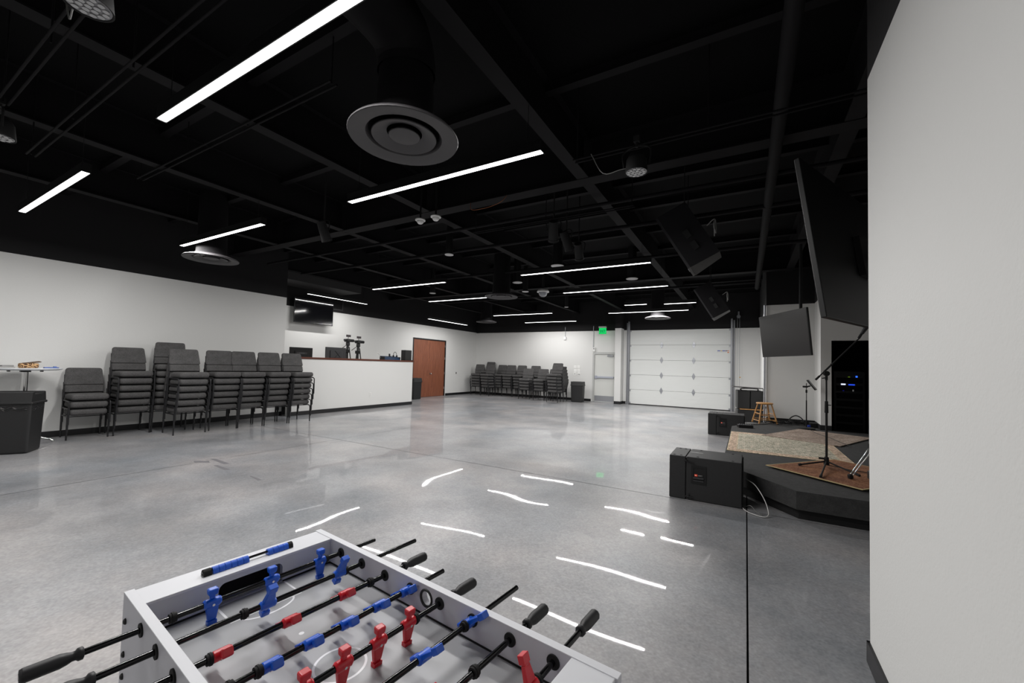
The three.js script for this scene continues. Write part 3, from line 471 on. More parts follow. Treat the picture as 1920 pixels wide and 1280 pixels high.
// microphone stand with boom
{
  const b = [0.843, SH + 0.0, -6.16], D = Math.hypot(b[0], b[2]);
  const at = (px, py) => { const d = rayDir(px, py), t = D / Math.hypot(d.x, d.z); const p = V(0, EYE, 0).addScaledVector(d, t); return [p.x - b[0], p.y - b[1], p.z - b[2]]; };
  const o = thing('microphone_stand', 'black boom microphone stand on the orange-brown rug', 'mic stand', [b[0], b[1] + 0.028, b[2]]); o.position.y = SH + 0.028; b[1] = SH + 0.028;
  for (const [px, py] of [[1499, 873], [1539, 895], [1610, 893]]) { const f = onY(SH + 0.028, px, py), e = [f.x - b[0], 0.015, f.z - b[2]]; part('leg', [bar([0, 0.07, 0], e, 0.009, 8), bar([e[0] * 0.93, 0.02, e[2] * 0.93], [e[0] * 1.03, 0.012, e[2] * 1.03], 0.014, 8)], mMatte, o); }
  part('hub', [cyl(0.03, 0.022, 0.09, 0, 0.075, 0), box(0.05, 0.02, 0.03, -0.05, 0.1, 0)], mMatte, o);
  const j = at(1551.5, 700); part('lower_tube', bar([0, 0.05, 0], [0, at(1549, 755)[1], 0], 0.0125, 12), mMatte, o);
  part('clutch', [cyl(0.02, 0.017, 0.14, 0, at(1549, 755)[1] - 0.05, 0), bar([0, at(1549, 759)[1], 0], [0.045, at(1549, 759)[1], 0], 0.006, 6)], mMatte, o);
  part('upper_tube', bar([0, at(1549, 755)[1], 0], [0, j[1] - 0.03, 0], 0.009, 10), mMatte, o);
  part('boom_joint', [cyl(0.03, 0.03, 0.04, 0, j[1], 0, q90, 0.2, 0), bar([0, j[1] - 0.08, 0], [0, j[1], 0], 0.014, 8), bar([0.0, j[1] - 0.05, 0], [-0.045, j[1] - 0.06, 0.02], 0.006, 6)], mMatte, o);
  const lo = at(1529, 712), hi = at(1611, 634), mid = lo.map((v, i) => v + (hi[i] - v) * 0.38); part('boom_arm', [bar(lo, hi, 0.0075, 10), bar(lo, lo.map((v, i) => v + (hi[i] - v) * 0.1), 0.012, 10), bar(lo.map((v, i) => v + (hi[i] - v) * 0.2), mid, 0.0105, 10), cyl(0.014, 0.014, 0.02, mid[0], mid[1], mid[2])], mMatte, o);
  const m0 = at(1610, 634), m1 = at(1624, 612); const mic = thing('microphone', 'black microphone clipped to the end of the boom', 'microphone', [b[0] + m0[0], b[1] + m0[1], b[2] + m0[2]]); const dv = m1.map((v, i) => v - m0[i]);
  part('clip', [bar([0, 0, 0], dv.map(v => v * 0.45), 0.014, 10)], mMatte, mic); part('grille', [bar(dv.map(v => v * 0.4), dv, 0.019, 14, 0.03), nn(new THREE.SphereGeometry(0.03, 14, 10)).translate(...dv)], mBlack, mic);
}
// cymbal-type chrome stand leg coming from behind the near wall
{
  const y = SH + 0.028, f = onY(y, 1593, 897), o = thing('drum_stand', 'chrome double-braced stand leg with rubber foot by near wall', 'stand', [f.x, y, f.z]);
  const hub = [0.2, 0.34, -0.14]; 
  part('leg', [bar([0, 0.03, 0], hub, 0.006, 8), bar([0.018, 0.03, 0.012], [hub[0] + 0.03, hub[1], hub[2] + 0.02], 0.006, 8)], mChrome, o); part('foot', rbox(0.045, 0.05, 0.04, 0.012, 0.006, 0.025, 0.006, 0, 0.5, 0.2), mMatte, o);
  for (const [x, z] of [[0.36, 0.06], [0.3, -0.36]]) { part('leg', [bar([x, 0.03, z], hub, 0.006, 8)], mChrome, o); part('foot', rbox(0.045, 0.05, 0.04, 0.012, x, 0.025, z), mMatte, o); }
  part('pole', bar([hub[0], 0.1, hub[2]], [hub[0], 0.85, hub[2]], 0.011, 10), mChrome, o);
  part('collar', cyl(0.02, 0.02, 0.06, hub[0], hub[1], hub[2]), mMatte, o);
}
// small black floor wedge partly hidden by the near wall
{ const f = onY(SH, 1628, 905), o = thing('foot_pedal', 'small ribbed black pedal on the rug beside near wall', 'pedal', [f.x + 0.07, SH + 0.0275, f.z]); part('body', rbox(0.12, 0.09, 0.2, 0.015, 0, 0.045, 0), mBlack, o); for (let i = 0; i < 4; i++) part('rib', box(0.124, 0.006, 0.18, 0, 0.02 + i * 0.02, 0), mMatte, o); }
// tablet holder on round base
{
  const f = onY(SH, 1512, 805), D = Math.hypot(f.x, f.z), o = thing('tablet_stand', 'black round-base stand holding a tilted tablet', 'stand', [f.x, SH + 0.0195, f.z]);
  const at = (px, py) => { const d = rayDir(px, py), t = D / Math.hypot(d.x, d.z), p = V(0, EYE, 0).addScaledVector(d, t); return [p.x - f.x, p.y - SH - 0.02, p.z - f.z]; };
  const top = at(1512, 718)[1];
  part('round_base', lathe([[0, 0], [0.15, 0], [0.155, 0.008], [0.14, 0.02], [0.03, 0.03], [0, 0.032]]), mMatte, o);
  part('pole', [bar([0, 0.02, 0], [0, top * 0.62, 0], 0.011, 10), bar([0, top * 0.6, 0], [0, top, 0], 0.007, 10), cyl(0.016, 0.016, 0.06, 0, top * 0.82, 0)], mMatte, o);
  const c = at(1522, 721.5); part('holder', [rbox(0.09, 0.035, 0.05, 0.012, -0.02, c[1] - 0.04, 0), bar([0, c[1] - 0.04, 0], [c[0] - 0.02, c[1] - 0.02, c[2]], 0.014, 8)], mMatte, o);
  part('tablet', rbox(0.024, 0.24, 0.19, 0.006, c[0], c[1], c[2], 0, -0.25, 0.62), mBlack, o);
}
// wooden stool
{
  const o = thing('wooden_stool', 'round pale wooden stool at the stage corner', 'stool', [0.37, SH, -10.86], 0.35), H = 0.46;
  part('seat', lathe([[0, 0], [0.15, 0], [0.165, 0.01], [0.168, 0.025], [0.16, 0.036], [0, 0.038]], 0, H - 0.038, 0), mPine, o);
  const L = [[1, 1], [1, -1], [-1, 1], [-1, -1]].map(([a, b]) => [[a * 0.1, H - 0.03, b * 0.1], [a * 0.185, 0, b * 0.185]]);
  for (const [a, b] of L) part('leg', bar(b, a, 0.017, 10, 0.014), mPine, o);
  const pt = (l, t) => l[0].map((v, i) => v + (l[1][i] - v) * t);
  for (const [i, k, t] of [[0, 1, 0.5], [2, 3, 0.5], [0, 2, 0.58], [1, 3, 0.58], [0, 1, 0.86], [2, 3, 0.86], [0, 2, 0.8], [1, 3, 0.8]]) part('rung', bar(pt(L[i], t), pt(L[k], t), 0.009, 8), mPine, o);
}
// black cart with board behind the stool
{
  const o = thing('equipment_cart', 'black equipment cases on a cart under a grey board', 'cart', [0.08, 0, -13.1], 0.15);
  part('case', rbox(0.3, 0.5, 0.45, 0.02, -0.16, 0.66, 0), mBlack, o); part('case', rbox(0.3, 0.5, 0.45, 0.02, 0.15, 0.66, 0), mBlack, o);
  part('lower_case', rbox(0.62, 0.34, 0.46, 0.02, 0, 0.22, 0), mBlack, o); part('shelf', box(0.56, 0.02, 0.48, 0.03, 0.4, 0), mPine, o);
  part('handle', [tube([[-0.2, 0.9, 0.1], [-0.2, 0.96, 0.1], [0.18, 0.96, 0.1], [0.18, 0.9, 0.1]], 0.014, 24, 8)], mMatte, o);
  part('board', box(0.86, 0.018, 0.5, 0.02, 0.985, 0, 0, 0, -0.04), S(0x3c3a3a, 0.5), o);
  for (const [x, z] of [[-0.26, -0.18], [0.26, -0.18], [-0.26, 0.18], [0.26, 0.18]]) part('caster', cyl(0.03, 0.03, 0.025, x, 0.03, z, q90, 0, 0, 12), mMatte, o);
}
// subwoofers
function sub(label, x, z) {
  const o = thing('subwoofer', label, 'speaker', [x, 0, z]), W = 0.71, H = 0.465, D = 0.52;  // front-left-bottom reference: middle of near face
  part('cabinet', [rbox(0.168, H, D, 0.008, -W / 2 + 0.084, H / 2 + 0.004, -D / 2), rbox(W - 0.178, H, D, 0.008, -W / 2 + 0.178 + (W - 0.178) / 2, H / 2 + 0.004, -D / 2), box(W - 0.03, H - 0.02, D - 0.02, 0, H / 2 + 0.004, -D / 2 - 0.004)], mBlackTex, o);
  const hx = -0.055, hy = 0.285; // handle pocket on the near side
  part('handle_cup', [box(0.15, 0.022, 0.008, hx, hy + 0.086, 0.003), box(0.15, 0.022, 0.008, hx, hy - 0.086, 0.003), box(0.022, 0.15, 0.008, hx - 0.064, hy, 0.003), box(0.022, 0.15, 0.008, hx + 0.064, hy, 0.003), box(0.106, 0.15, 0.002, hx, hy, 0.0015)], mMatte, o);
  part('handle_grip', [rbox(0.106, 0.022, 0.012, 0.005, hx, hy - 0.035, 0.008), rbox(0.106, 0.014, 0.01, 0.004, hx, hy - 0.066, 0.006)], S(0x2c2c2e, 0.4), o);
  part('badge', nn(new THREE.PlaneGeometry(0.09, 0.03)).translate(hx, hy - 0.006, 0.0052), S(0xffffff, 0.4, 0, { map: jblT }), o);
  part('logo_decal', nn(new THREE.PlaneGeometry(0.13, 0.05)).rotateX(-q90).translate(-0.1, H + 0.0048, -0.3), S(0xffffff, 0.4, 0, { map: oldT }), o);
  const hole = (px, pz) => cyl(0.013, 0.013, 0.004, px, H + 0.005, pz, 0, 0, 0, 12);
  for (const [a, b] of [[-0.31, -0.05], [-0.24, -0.05], [-0.07, -0.05], [0.27, -0.05], [-0.3, -0.47], [-0.24, -0.47], [-0.07, -0.47], [0.26, -0.47]]) part('rigging_point', hole(a, b), mMatte, o);
  part('latch', [bar([-0.2, H - 0.04, 0.012], [-0.1, H - 0.06, 0.012], 0.006, 8), cyl(0.012, 0.012, 0.02, -0.185, H - 0.035, 0.01, q90, 0, 0, 12)], mBlack, o);
  part('latch', [bar([-0.19, 0.04, 0.012], [-0.11, 0.035, 0.012], 0.006, 8), bar([-0.15, 0.035, 0.012], [-0.15, 0.07, 0.012], 0.005, 8)], mBlack, o);
  part('grille', box(0.012, H - 0.04, D - 0.04, W / 2 + 0.007, H / 2, -D / 2), mMatte, o);
}
const jblT = canvasTex(192, 64, (c, w, h) => { c.fillStyle = '#0c0c0c'; c.fillRect(0, 0, w, h); c.fillStyle = '#ff4a1c'; c.fillRect(8, 8, 62, 48); c.fillStyle = '#ffffff'; c.font = 'bold 26px sans-serif'; c.textAlign = 'center'; c.textBaseline = 'middle'; c.fillText('JBL', 39, 34); c.fillStyle = '#b9b9b9'; c.fillRect(84, 26, 90, 4); c.fillRect(84, 36, 70, 4); });
const oldT = canvasTex(128, 48, (c, w, h) => { c.fillStyle = '#1b1b1c'; c.fillRect(0, 0, w, h); c.strokeStyle = '#8c8c88'; c.lineWidth = 6; c.beginPath(); c.ellipse(64, 24, 14, 12, 0, 0, 6.3); c.stroke(); c.fillStyle = '#8c8c88'; c.fillRect(10, 20, 32, 7); c.fillRect(86, 20, 32, 7); });
const mBlackTex = S(0x1d1d1e, 0.6, 0, { bumpMap: grainT, bumpScale: 0.0012 });
sub('black subwoofer on the floor by the front stage corner', -0.385, -4.9); sub('black subwoofer on the floor by the stool end of stage', -0.38, -10.2);
{ // white cable looping from the near subwoofer
  const w = [[0.0, 0.27, -5.12], [0.09, 0.24, -5.0], [0.17, 0.13, -4.9], [0.2, 0.03, -4.8], [0.16, 0.008, -4.74], [0.06, 0.007, -4.78], [0.0, 0.007, -4.86], [-0.02, 0.007, -4.93]];
  const o = thing('white_cable', 'thin white cable looping onto the floor beside the subwoofer', 'cable'); part('cable', tube(w, 0.0045, 60, 8), mCableW, o);
  part('cable', tube([[0.0, 0.008, -4.98], [0.05, 0.05, -4.9], [0.1, 0.008, -4.86], [0.15, 0.008, -4.8], [0.08, 0.008, -4.77]], 0.003, 40, 6), S(0x777775, 0.5), o);
}
// cables, power strip and small gear along the stage end wall
{
  const cable = (label, pts, r = 0.006, mat = mCable) => { solo('audio_cable', tube(pts, r, pts.length * 8, 6), mat, label, 'cable', 'cables along the stage end wall'); };
  const rr = rng(77);
  const loop = (cx, cz, rad, n, y) => { const p = []; for (let i = 0; i < n; i++) { const a = i / 9 * Math.PI * 2; p.push([cx + Math.cos(a) * rad * (0.8 + rr() * 0.4), y + rr() * 0.05 + i * 0.002, cz + Math.sin(a) * rad * 0.7 * (0.8 + rr() * 0.4)]); } return p; };
  const y = SH + 0.008, L = 'tangled black audio cable heaped along the stage end wall';
  cable(L, loop(0.5, -10.75, 0.14, 22, y)); cable(L, loop(0.62, -10.85, 0.16, 24, y)); cable(L, loop(0.74, -10.9, 0.12, 20, y)); cable(L, loop(0.95, -10.95, 0.14, 20, y + 0.01), 0.01);
  cable(L, [[0.15, y, -10.3], [0.35, y, -10.5], [0.5, y + 0.02, -10.7], [0.75, y + 0.06, -10.85], [1.0, y + 0.1, -11.0], [1.1, y + 0.02, -11.05], [1.25, y, -11.0], [1.36, y, -10.8]]);
  cable('black cable looped upright against the stage end wall', [[0.84, y, -10.98], [0.86, y + 0.12, -11.04], [0.97, y + 0.19, -11.06], [1.08, y + 0.13, -11.04], [1.13, y, -10.98]], 0.012);
  cable('thin cable lying on the back rug toward the doorway', [[1.1, SH + 0.024, -10.3], [1.15, SH + 0.024, -9.6], [1.28, SH + 0.024, -9.1], [1.34, SH + 0.024, -8.7], [1.42, SH + 0.024, -8.2]], 0.004);
  cable('thin black cable lying across the orange-brown rug', [[0.84, SH + 0.032, -6.3], [0.95, SH + 0.032, -6.25], [1.05, SH + 0.032, -6.15], [1.2, SH + 0.032, -6.1], [1.4, SH + 0.032, -6.0]], 0.004);
  const f = onY(SH, 1397, 802), o = thing('stage_box', 'small black stage box with sockets on the stage corner', 'stage box', [f.x, SH, f.z - 0.05], 0.25); part('body', rbox(0.27, 0.06, 0.14, 0.01, 0, 0.03, 0), mBlack, o); for (let i = 0; i < 6; i++) part('socket', cyl(0.012, 0.012, 0.012, -0.1 + i * 0.04, 0.066, 0, 0, 0, 0, 10), mGalv, o);
  const p = thing('power_box', 'black power box with a blue tag by the stage doorway', 'power box', [1.28, SH, -10.75], 0.1); part('body', rbox(0.2, 0.1, 0.12, 0.01, 0, 0.05, 0), mBlack, p); part('blue_tag', rbox(0.05, 0.05, 0.04, 0.008, -0.12, 0.025, 0.05), S(0x1c3aa0, 0.4), p);
}
// televisions either side of the stage, tilted toward the seats
function stageTV(label, cx, cy, cz, turn, tilt, W, H) {
  const o = thing('stage_television', label, 'television', [cx, cy, cz], turn), t = new THREE.Group();
  const f = (g) => { g.rotateX(tilt); return g; };
  part('panel', f(rbox(W, H, 0.034, 0.006, 0, 0, 0)), mBlack, o); part('screen', f(box(W - 0.025, H - 0.03, 0.004, 0, 0.004, 0.0175)), mScreenMatte, o);
  part('bracket', [f(box(0.3, 0.3, 0.04, 0, 0, -0.037)), box(0.06, 0.06, 0.3, 0, 0, -0.19)], mMatte, o); part('drop_pole', bar([0, 0, -0.3], [0, CH - cy, -0.3], 0.025, 12), mMatte, o);
}
{
  // far set: left end further, right end nearer; near set: seen from behind its edge
  const dl = 9.4, a = rayDir(1428, 632), b = rayDir(1518.5, 623), A = V(0, EYE, 0).addScaledVector(a, dl / -a.z), dir = V(0.45, 0, 0.893);
  let best = null; for (let w = 1; w < 2.6; w += 0.01) { const q = A.clone().addScaledVector(dir, w), s = -q.z / -b.z, e = Math.abs(q.x - b.x * s); if (!best || e < best.e) best = { e, w }; }
  const W = best.w, C = A.clone().addScaledVector(dir, W / 2); stageTV('large dark television angled toward seats at far stage end', C.x, C.y, C.z, Math.atan2(-0.893, 0.45), 0.1, W, W * 0.5625);
  const r2 = rayDir(1518, 441), P0 = V(0, EYE, 0).addScaledVector(r2, 3.15 / -r2.z), d2 = V(0.43, 0, -0.903), W2 = 1.9, c2 = P0.clone().addScaledVector(d2, W2 / 2);
  stageTV('large dark television seen edge-on above near stage corner', c2.x, c2.y, c2.z, Math.atan2(-0.903, -0.43), 0.14, W2, 1.07);
}
// rack in the dark room behind the doorway
{
  const z = -12.2, a = onZ(z, 1573, 705), b = onZ(z, 1612, 705), o = thing('equipment_rack', 'black equipment rack with blue lights in the dark doorway', 'rack', [(a.x + b.x) / 2, 0, z]), w = Math.max(0.58, b.x - a.x);
  part('cabinet', rbox(w, 1.5, 0.5, 0.01, 0, 0.75, -0.25), mBlack, o);
  for (let i = 0; i < 7; i++) part('rack_unit', rbox(0.48, 0.13, 0.02, 0.004, 0, 0.2 + i * 0.18, 0.008), mMatte, o);
  const led = (px0, px1, py, h, col, k) => { const p = onZ(z + 0.03, px0, py), q = onZ(z + 0.03, px1, py); part('indicator', rbox(q.x - p.x, h, 0.012, 0.002, (p.x + q.x) / 2 - o.position.x, p.y, 0.024), new THREE.MeshStandardMaterial({ color: 0x050505, emissive: col, emissiveIntensity: k }), o); };
  led(1577, 1585.5, 720, 0.032, 0xdfe6ff, 1.2); led(1591, 1603, 721, 0.024, 0x2a55ff, 1.0); led(1604.5, 1608, 706, 0.035, 0x2f6bff, 1.6); led(1590, 1594, 706.5, 0.018, 0x6c8a20, 0.5); led(1580, 1583, 732, 0.02, 0x151a70, 0.6); led(1598.5, 1601, 732, 0.04, 0x888888, 0.35);
}

// ================================================================== CEILING THINGS
function diffuser(label, x, z, y = 3.1, neck = CH - y) {
  const o = thing('ceiling_diffuser', label, 'air vent', [x, y, z], 0, 'round ceiling diffusers'), m = S(0x3a383a, 0.5);
  part('outer_ring', lathe([[0.28, 0.02], [0.4, 0.0], [0.405, 0.012], [0.39, 0.03], [0.27, 0.07], [0.26, 0.05], [0.28, 0.02]], 0, 0, 0, 48), m, o);
  part('middle_cone', lathe([[0.13, 0.05], [0.235, 0.01], [0.24, 0.02], [0.14, 0.085], [0.13, 0.05]], 0, 0, 0, 40), m, o);
  part('centre_cone', lathe([[0, 0.02], [0.11, 0.02], [0.118, 0.028], [0.05, 0.08], [0, 0.085]], 0, 0, 0, 32), m, o);
  part('neck', lathe([[0.26, 0.06], [0.22, 0.12], [0.2, neck], [0.19, neck], [0.21, 0.12], [0.25, 0.06]], 0, 0, 0, 32), mSteelBlack, o);
}
for (const [px, py, l] of [[758, 262, 'large round air diffuser on a duct between the front lamps'], [396, 487, 'round air diffuser over the left wall chair stacks'], [940, 557, 'round air diffuser in the middle of the ceiling'], [912, 604, 'round air diffuser near the far left corner'], [1233, 597, 'round air diffuser in front of the garage door']]) { const p = onY(3.1, px, py); diffuser(l, p.x, p.z, 3.1, l.includes('on a duct') ? 0.5 : undefined); }
{ // round supply duct above the near diffuser, and a rectangular run
  const p = onY(3.1, 758, 262); solo('air_duct', [tube([[p.x, 3.6, p.z], [p.x, 3.72, p.z + 0.01], [p.x + 0.02, 3.86, p.z + 0.14], [p.x + 0.03, 3.9, p.z + 0.5], [p.x + 0.03, 3.9, p.z + 1.2], [p.x + 0.03, 3.9, 0.95]], 0.215, 48, 24)], mSteelBlack, 'black round duct bending down to the large diffuser', 'duct');
}
const pipe = (label, pts, r, cat = 'pipe') => solo('ceiling_pipe', pts.length === 2 ? bar(pts[0], pts[1], r, 14) : tube(pts, r, 40, 12), mSteelBlack, label, cat);
pipe('thick black pipe running to the back wall above stage edge', [[0.24, 3.62, 1.5], [0.24, 3.62, -12.3]], 0.055);
pipe('thin black pipe crossing the ceiling behind the near girder', [[-9.8, 3.66, -5.35], [1.4, 3.66, -5.35]], 0.025);
pipe('black sprinkler pipe crossing the ceiling before middle lamps', [[-9.8, 3.6, -6.2], [1.4, 3.6, -6.2]], 0.03);
pipe('black pipe crossing the ceiling above middle lamps', [[-9.8, 3.68, -8.4], [1.4, 3.68, -8.4]], 0.03);
pipe('black pipe crossing the ceiling above the short lamps', [[-9.8, 3.66, -11.7], [0.3, 3.66, -11.7]], 0.03);
function rail(label, x0, x1, z, y = 3.42) { const o = thing('lighting_rail', label, 'rail', [0, y, 0]); part('rail', [bar([x0, 0, z - 0.03], [x1, 0, z - 0.03], 0.009, 8), bar([x0, 0, z + 0.03], [x1, 0, z + 0.03], 0.009, 8)], mSteelBlack, o); const n = Math.max(2, Math.round((x1 - x0) / 1.2)); for (let i = 0; i <= n; i++) part('drop_rod', bar([x0 + 0.03 + (x1 - x0 - 0.06) * i / n, 0, z], [x0 + 0.03 + (x1 - x0 - 0.06) * i / n, CH - y, z], 0.006, 6), mSteelBlack, o); }
rail('black double lighting rail over the stage side', -1.46, 0.9, -3.65, 3.42); rail('black double lighting rail near the largest lamp', -6.3, -2.4, -1.05, 3.42); rail('short black lighting rail at the left of largest lamp', -5.2, -2.6, -0.7, 3.42); rail('black double rail above the second lamp row', -6.95, -3.0, -2.1, 3.74); rail('black lighting rail behind the cluster of spotlights', -3.6, -1.2, -5.0, 3.42);
function par(label, p, turnY = 0) {
  const o = thing('par_light', label, 'stage light', p, turnY, 'round stage lights'), led = [], r = 0.085;
  part('can', lathe([[0, 0.17], [0.06, 0.165], [0.085, 0.12], [0.095, 0.02], [0.098, 0], [0.09, 0.004], [0.088, 0.02], [0, 0.022]], 0, 0, 0, 28), mMatte, o);
  part('lens', cyl(0.088, 0.088, 0.006, 0, 0.008, 0, 0, 0, 0, 28), S(0x8a8a8c, 0.35, 0.3), o);
  for (let i = 0; i < 19; i++) { const ring = i === 0 ? 0 : i < 7 ? 1 : 2, k = i === 0 ? 0 : i < 7 ? i - 1 : i - 7, n = ring === 1 ? 6 : 12, a = k / n * 6.283; led.push(cyl(0.014, 0.011, 0.008, Math.cos(a) * ring * 0.033, 0.003, Math.sin(a) * ring * 0.033, 0, 0, 0, 10)); }
  part('led_cluster', led, S(0xbdbdbd, 0.3, 0.2), o);
  part('yoke', tube([[-0.11, 0.06, 0], [-0.115, 0.2, 0], [0, 0.24, 0], [0.115, 0.2, 0], [0.11, 0.06, 0]], 0.008, 24, 6), mMatte, o);
  part('clamp', [bar([0, 0.23, 0], [0, 0.34, 0], 0.012, 8), box(0.05, 0.05, 0.05, 0, 0.3, 0)], mMatte, o);
  part('power_cable', tube([[0.09, 0.05, 0], [-0.12, 0.05, 0.02], [-0.3, 0.06, 0.0], [-0.42, 0.27, 0]], 0.004, 16, 6), S(0x777775, 0.5), o);
}
{ const a = onY(3.15, 1193, 324), b = onY(3.15, 165, 12), c = onY(3.15, -4, 257); par('round stage light on the rail over the stage side', [a.x, a.y, a.z]); par('round multi-lens stage light near the largest lamp', [b.x, b.y, b.z]); par('round stage light on the rail above left seating', [c.x, c.y, c.z]); }
// spotlights in a cluster
{
  const spot = (label, px, py, yaw, tilt) => { const p = onY(3.3, px, py), o = thing('spot_light', label, 'stage light', [p.x, 3.3, p.z], yaw, 'cluster of black spotlights'); const f = g => { g.rotateX(tilt); return g; };
    part('barrel', [f(cyl(0.07, 0.06, 0.26, 0, 0, 0)), f(cyl(0.075, 0.075, 0.03, 0, -0.14, 0))], mMatte, o); part('lens', f(cyl(0.055, 0.055, 0.01, 0, -0.152, 0)), S(0x30343c, 0.15, 0.2), o); part('yoke', [tube([[-0.09, 0, 0], [-0.095, 0.12, 0], [0, 0.15, 0], [0.095, 0.12, 0], [0.09, 0, 0]], 0.008, 20, 6), bar([0, 0.14, 0], [0, CH - 3.3, 0], 0.01, 8)], mMatte, o); };
  spot('black spotlight in cluster above middle lamp, nearest girder', 1038, 432, 0.4, 0.7); spot('black spotlight in the middle of the ceiling cluster', 1062, 450, -0.3, 0.6); spot('black spotlight in the cluster nearest the glowing lamp', 1085, 470, 0.2, 0.8); spot('black spotlight above the left lamp by the girder', 607, 432, 0.2, 0.5);
}
{ const q = [[884, 393], [905, 391], [925, 385], [941, 377]].map(([a, b]) => { const p = onZ(-4.66, a, b); return [p.x, p.y, p.z]; }); q.unshift([q[0][0] - 0.05, 3.752, -4.7]); q.push([q[q.length - 1][0] + 0.05, 3.752, -4.7]); solo('loose_wire', tube(q, 0.004, 20, 6), S(0x8a5028, 0.6), 'loose orange wire along the near ceiling girder', 'wire'); }
// hanging loudspeakers
function hung(label, p, turn, tilt, s) {
  const o = thing('hanging_speaker', label, 'speaker', p, turn), W = 0.62 * s, H = 1.0 * s, D = 0.46 * s, f = g => { g.rotateX(tilt); return g; }, m = S(0x1d1c1f, 0.6, 0, { bumpMap: grainT, bumpScale: 0.001 });
  const pl = prism([[-W / 2, 0], [W / 2, 0], [W * 0.3, D], [-W * 0.3, D]], H); // trapezoid plan in xy -> rotate so height is y
  pl.rotateX(-q90); pl.translate(0, -H / 2, 0); part('cabinet', f(metricUV(pl)), m, o);
  part('grille', f(box(W - 0.01, H - 0.01, 0.03, 0, 0, 0.016)), S(0x2e2d30, 0.5, 0.3), o);
  part('handle_recess', f(box(0.012, 0.14 * s, 0.12 * s, W * 0.42, 0.0, -D * 0.45, 0, -0.22)), mMatte, o); part('handle_recess', f(box(0.012, 0.14 * s, 0.12 * s, W * 0.42, -H * 0.22, -D * 0.45, 0, -0.22)), mMatte, o);
  part('badge', f(box(0.08 * s, 0.03 * s, 0.004, 0.0, -H * 0.45, 0.034)), mGalv, o);
  for (const x of [-0.2, 0.2]) part('suspension', bar([x * s, H * 0.4, -D * 0.3], [x * s, CH - p[1], -D * 0.3], 0.006, 6), mMatte, o);
  part('signal_cable', tube([[W * 0.2, H * 0.25, -D], [W * 0.35, H * 0.3, -D - 0.1], [W * 0.5, 0.05, -D - 0.12], [W * 0.62, 0.12, -D - 0.1], [W * 0.52, 0.2, -D - 0.1], [W * 0.42, 0.02, -D - 0.1]], 0.007, 50, 6), S(0x8a8a88, 0.5), o);
}
hung('large black loudspeaker hung from ceiling over the room middle', [-0.84, 3.12, -5.95], -q90 - 0.02, 0.53, 0.84); hung('smaller-looking black loudspeaker hung before the garage door', [-0.8, 2.89, -9.98], -q90 - 0.02, 0.53, 0.76);
// smoke detectors, dome camera, ceiling discs
function detector(label, px, py, y) { const p = onY(y, px, py), o = thing('smoke_detector', label, 'detector', [p.x, y, p.z], 0, 'white smoke detectors'); part('base', lathe([[0, 0.05], [0.06, 0.05], [0.07, 0.04], [0.07, 0.025], [0.05, 0.02], [0, 0.02]]), mWhite, o); part('sensor', lathe([[0, -0.02], [0.03, -0.018], [0.045, 0.0], [0.05, 0.022], [0, 0.024]]), mWhite, o); part('drop_tube', bar([0, 0.05, 0], [0, CH - y, 0], 0.012, 8), mBlack, o); }
detector('white smoke detector on drop tube, nearer the left wall', 788, 417, 3.4); detector('white smoke detector on drop tube, nearer the stage', 817, 411, 3.4);
{ const p = onY(3.2, 1018, 551), o = thing('dome_camera', 'white dome security camera hung from the ceiling', 'camera', [p.x, 3.2, p.z]); part('housing', lathe([[0, 0.13], [0.07, 0.13], [0.13, 0.1], [0.15, 0.05], [0.145, 0.04], [0, 0.04]]), mWhite, o); part('dome', lathe([[0.11, 0.04], [0.105, 0.0], [0.08, -0.045], [0.04, -0.07], [0, -0.075]]), P(0x777a80, 0.08, { clearcoat: 1 }), o); part('pole', bar([0, 0.12, 0], [0, CH - 3.2, 0], 0.03, 10), mBlack, o); }
for (const [px, py, w] of [[842, 478, 0.08], [1045, 499, 0.13], [1185, 523, 0.13], [970, 530, 0.12], [985, 547, 0.09], [811, 550, 0.09], [1062, 576, 0.07]]) { const y = 3.5, p = onY(y, px, py), o = thing('ceiling_disc', 'small pale disc speaker hung under the black ceiling', 'ceiling speaker', [p.x, y, p.z], 0, 'small pale ceiling discs'); part('face', lathe([[0, 0], [w, 0.0], [w * 1.05, 0.008], [w, 0.018], [0, 0.018]], 0, 0, 0, 24), S(0xc9c9c9, 0.6), o); part('can', cyl(w * 0.85, w * 0.7, CH - y - 0.017, 0, 0.018 + (CH - y - 0.018) / 2, 0), mBlack, o); }

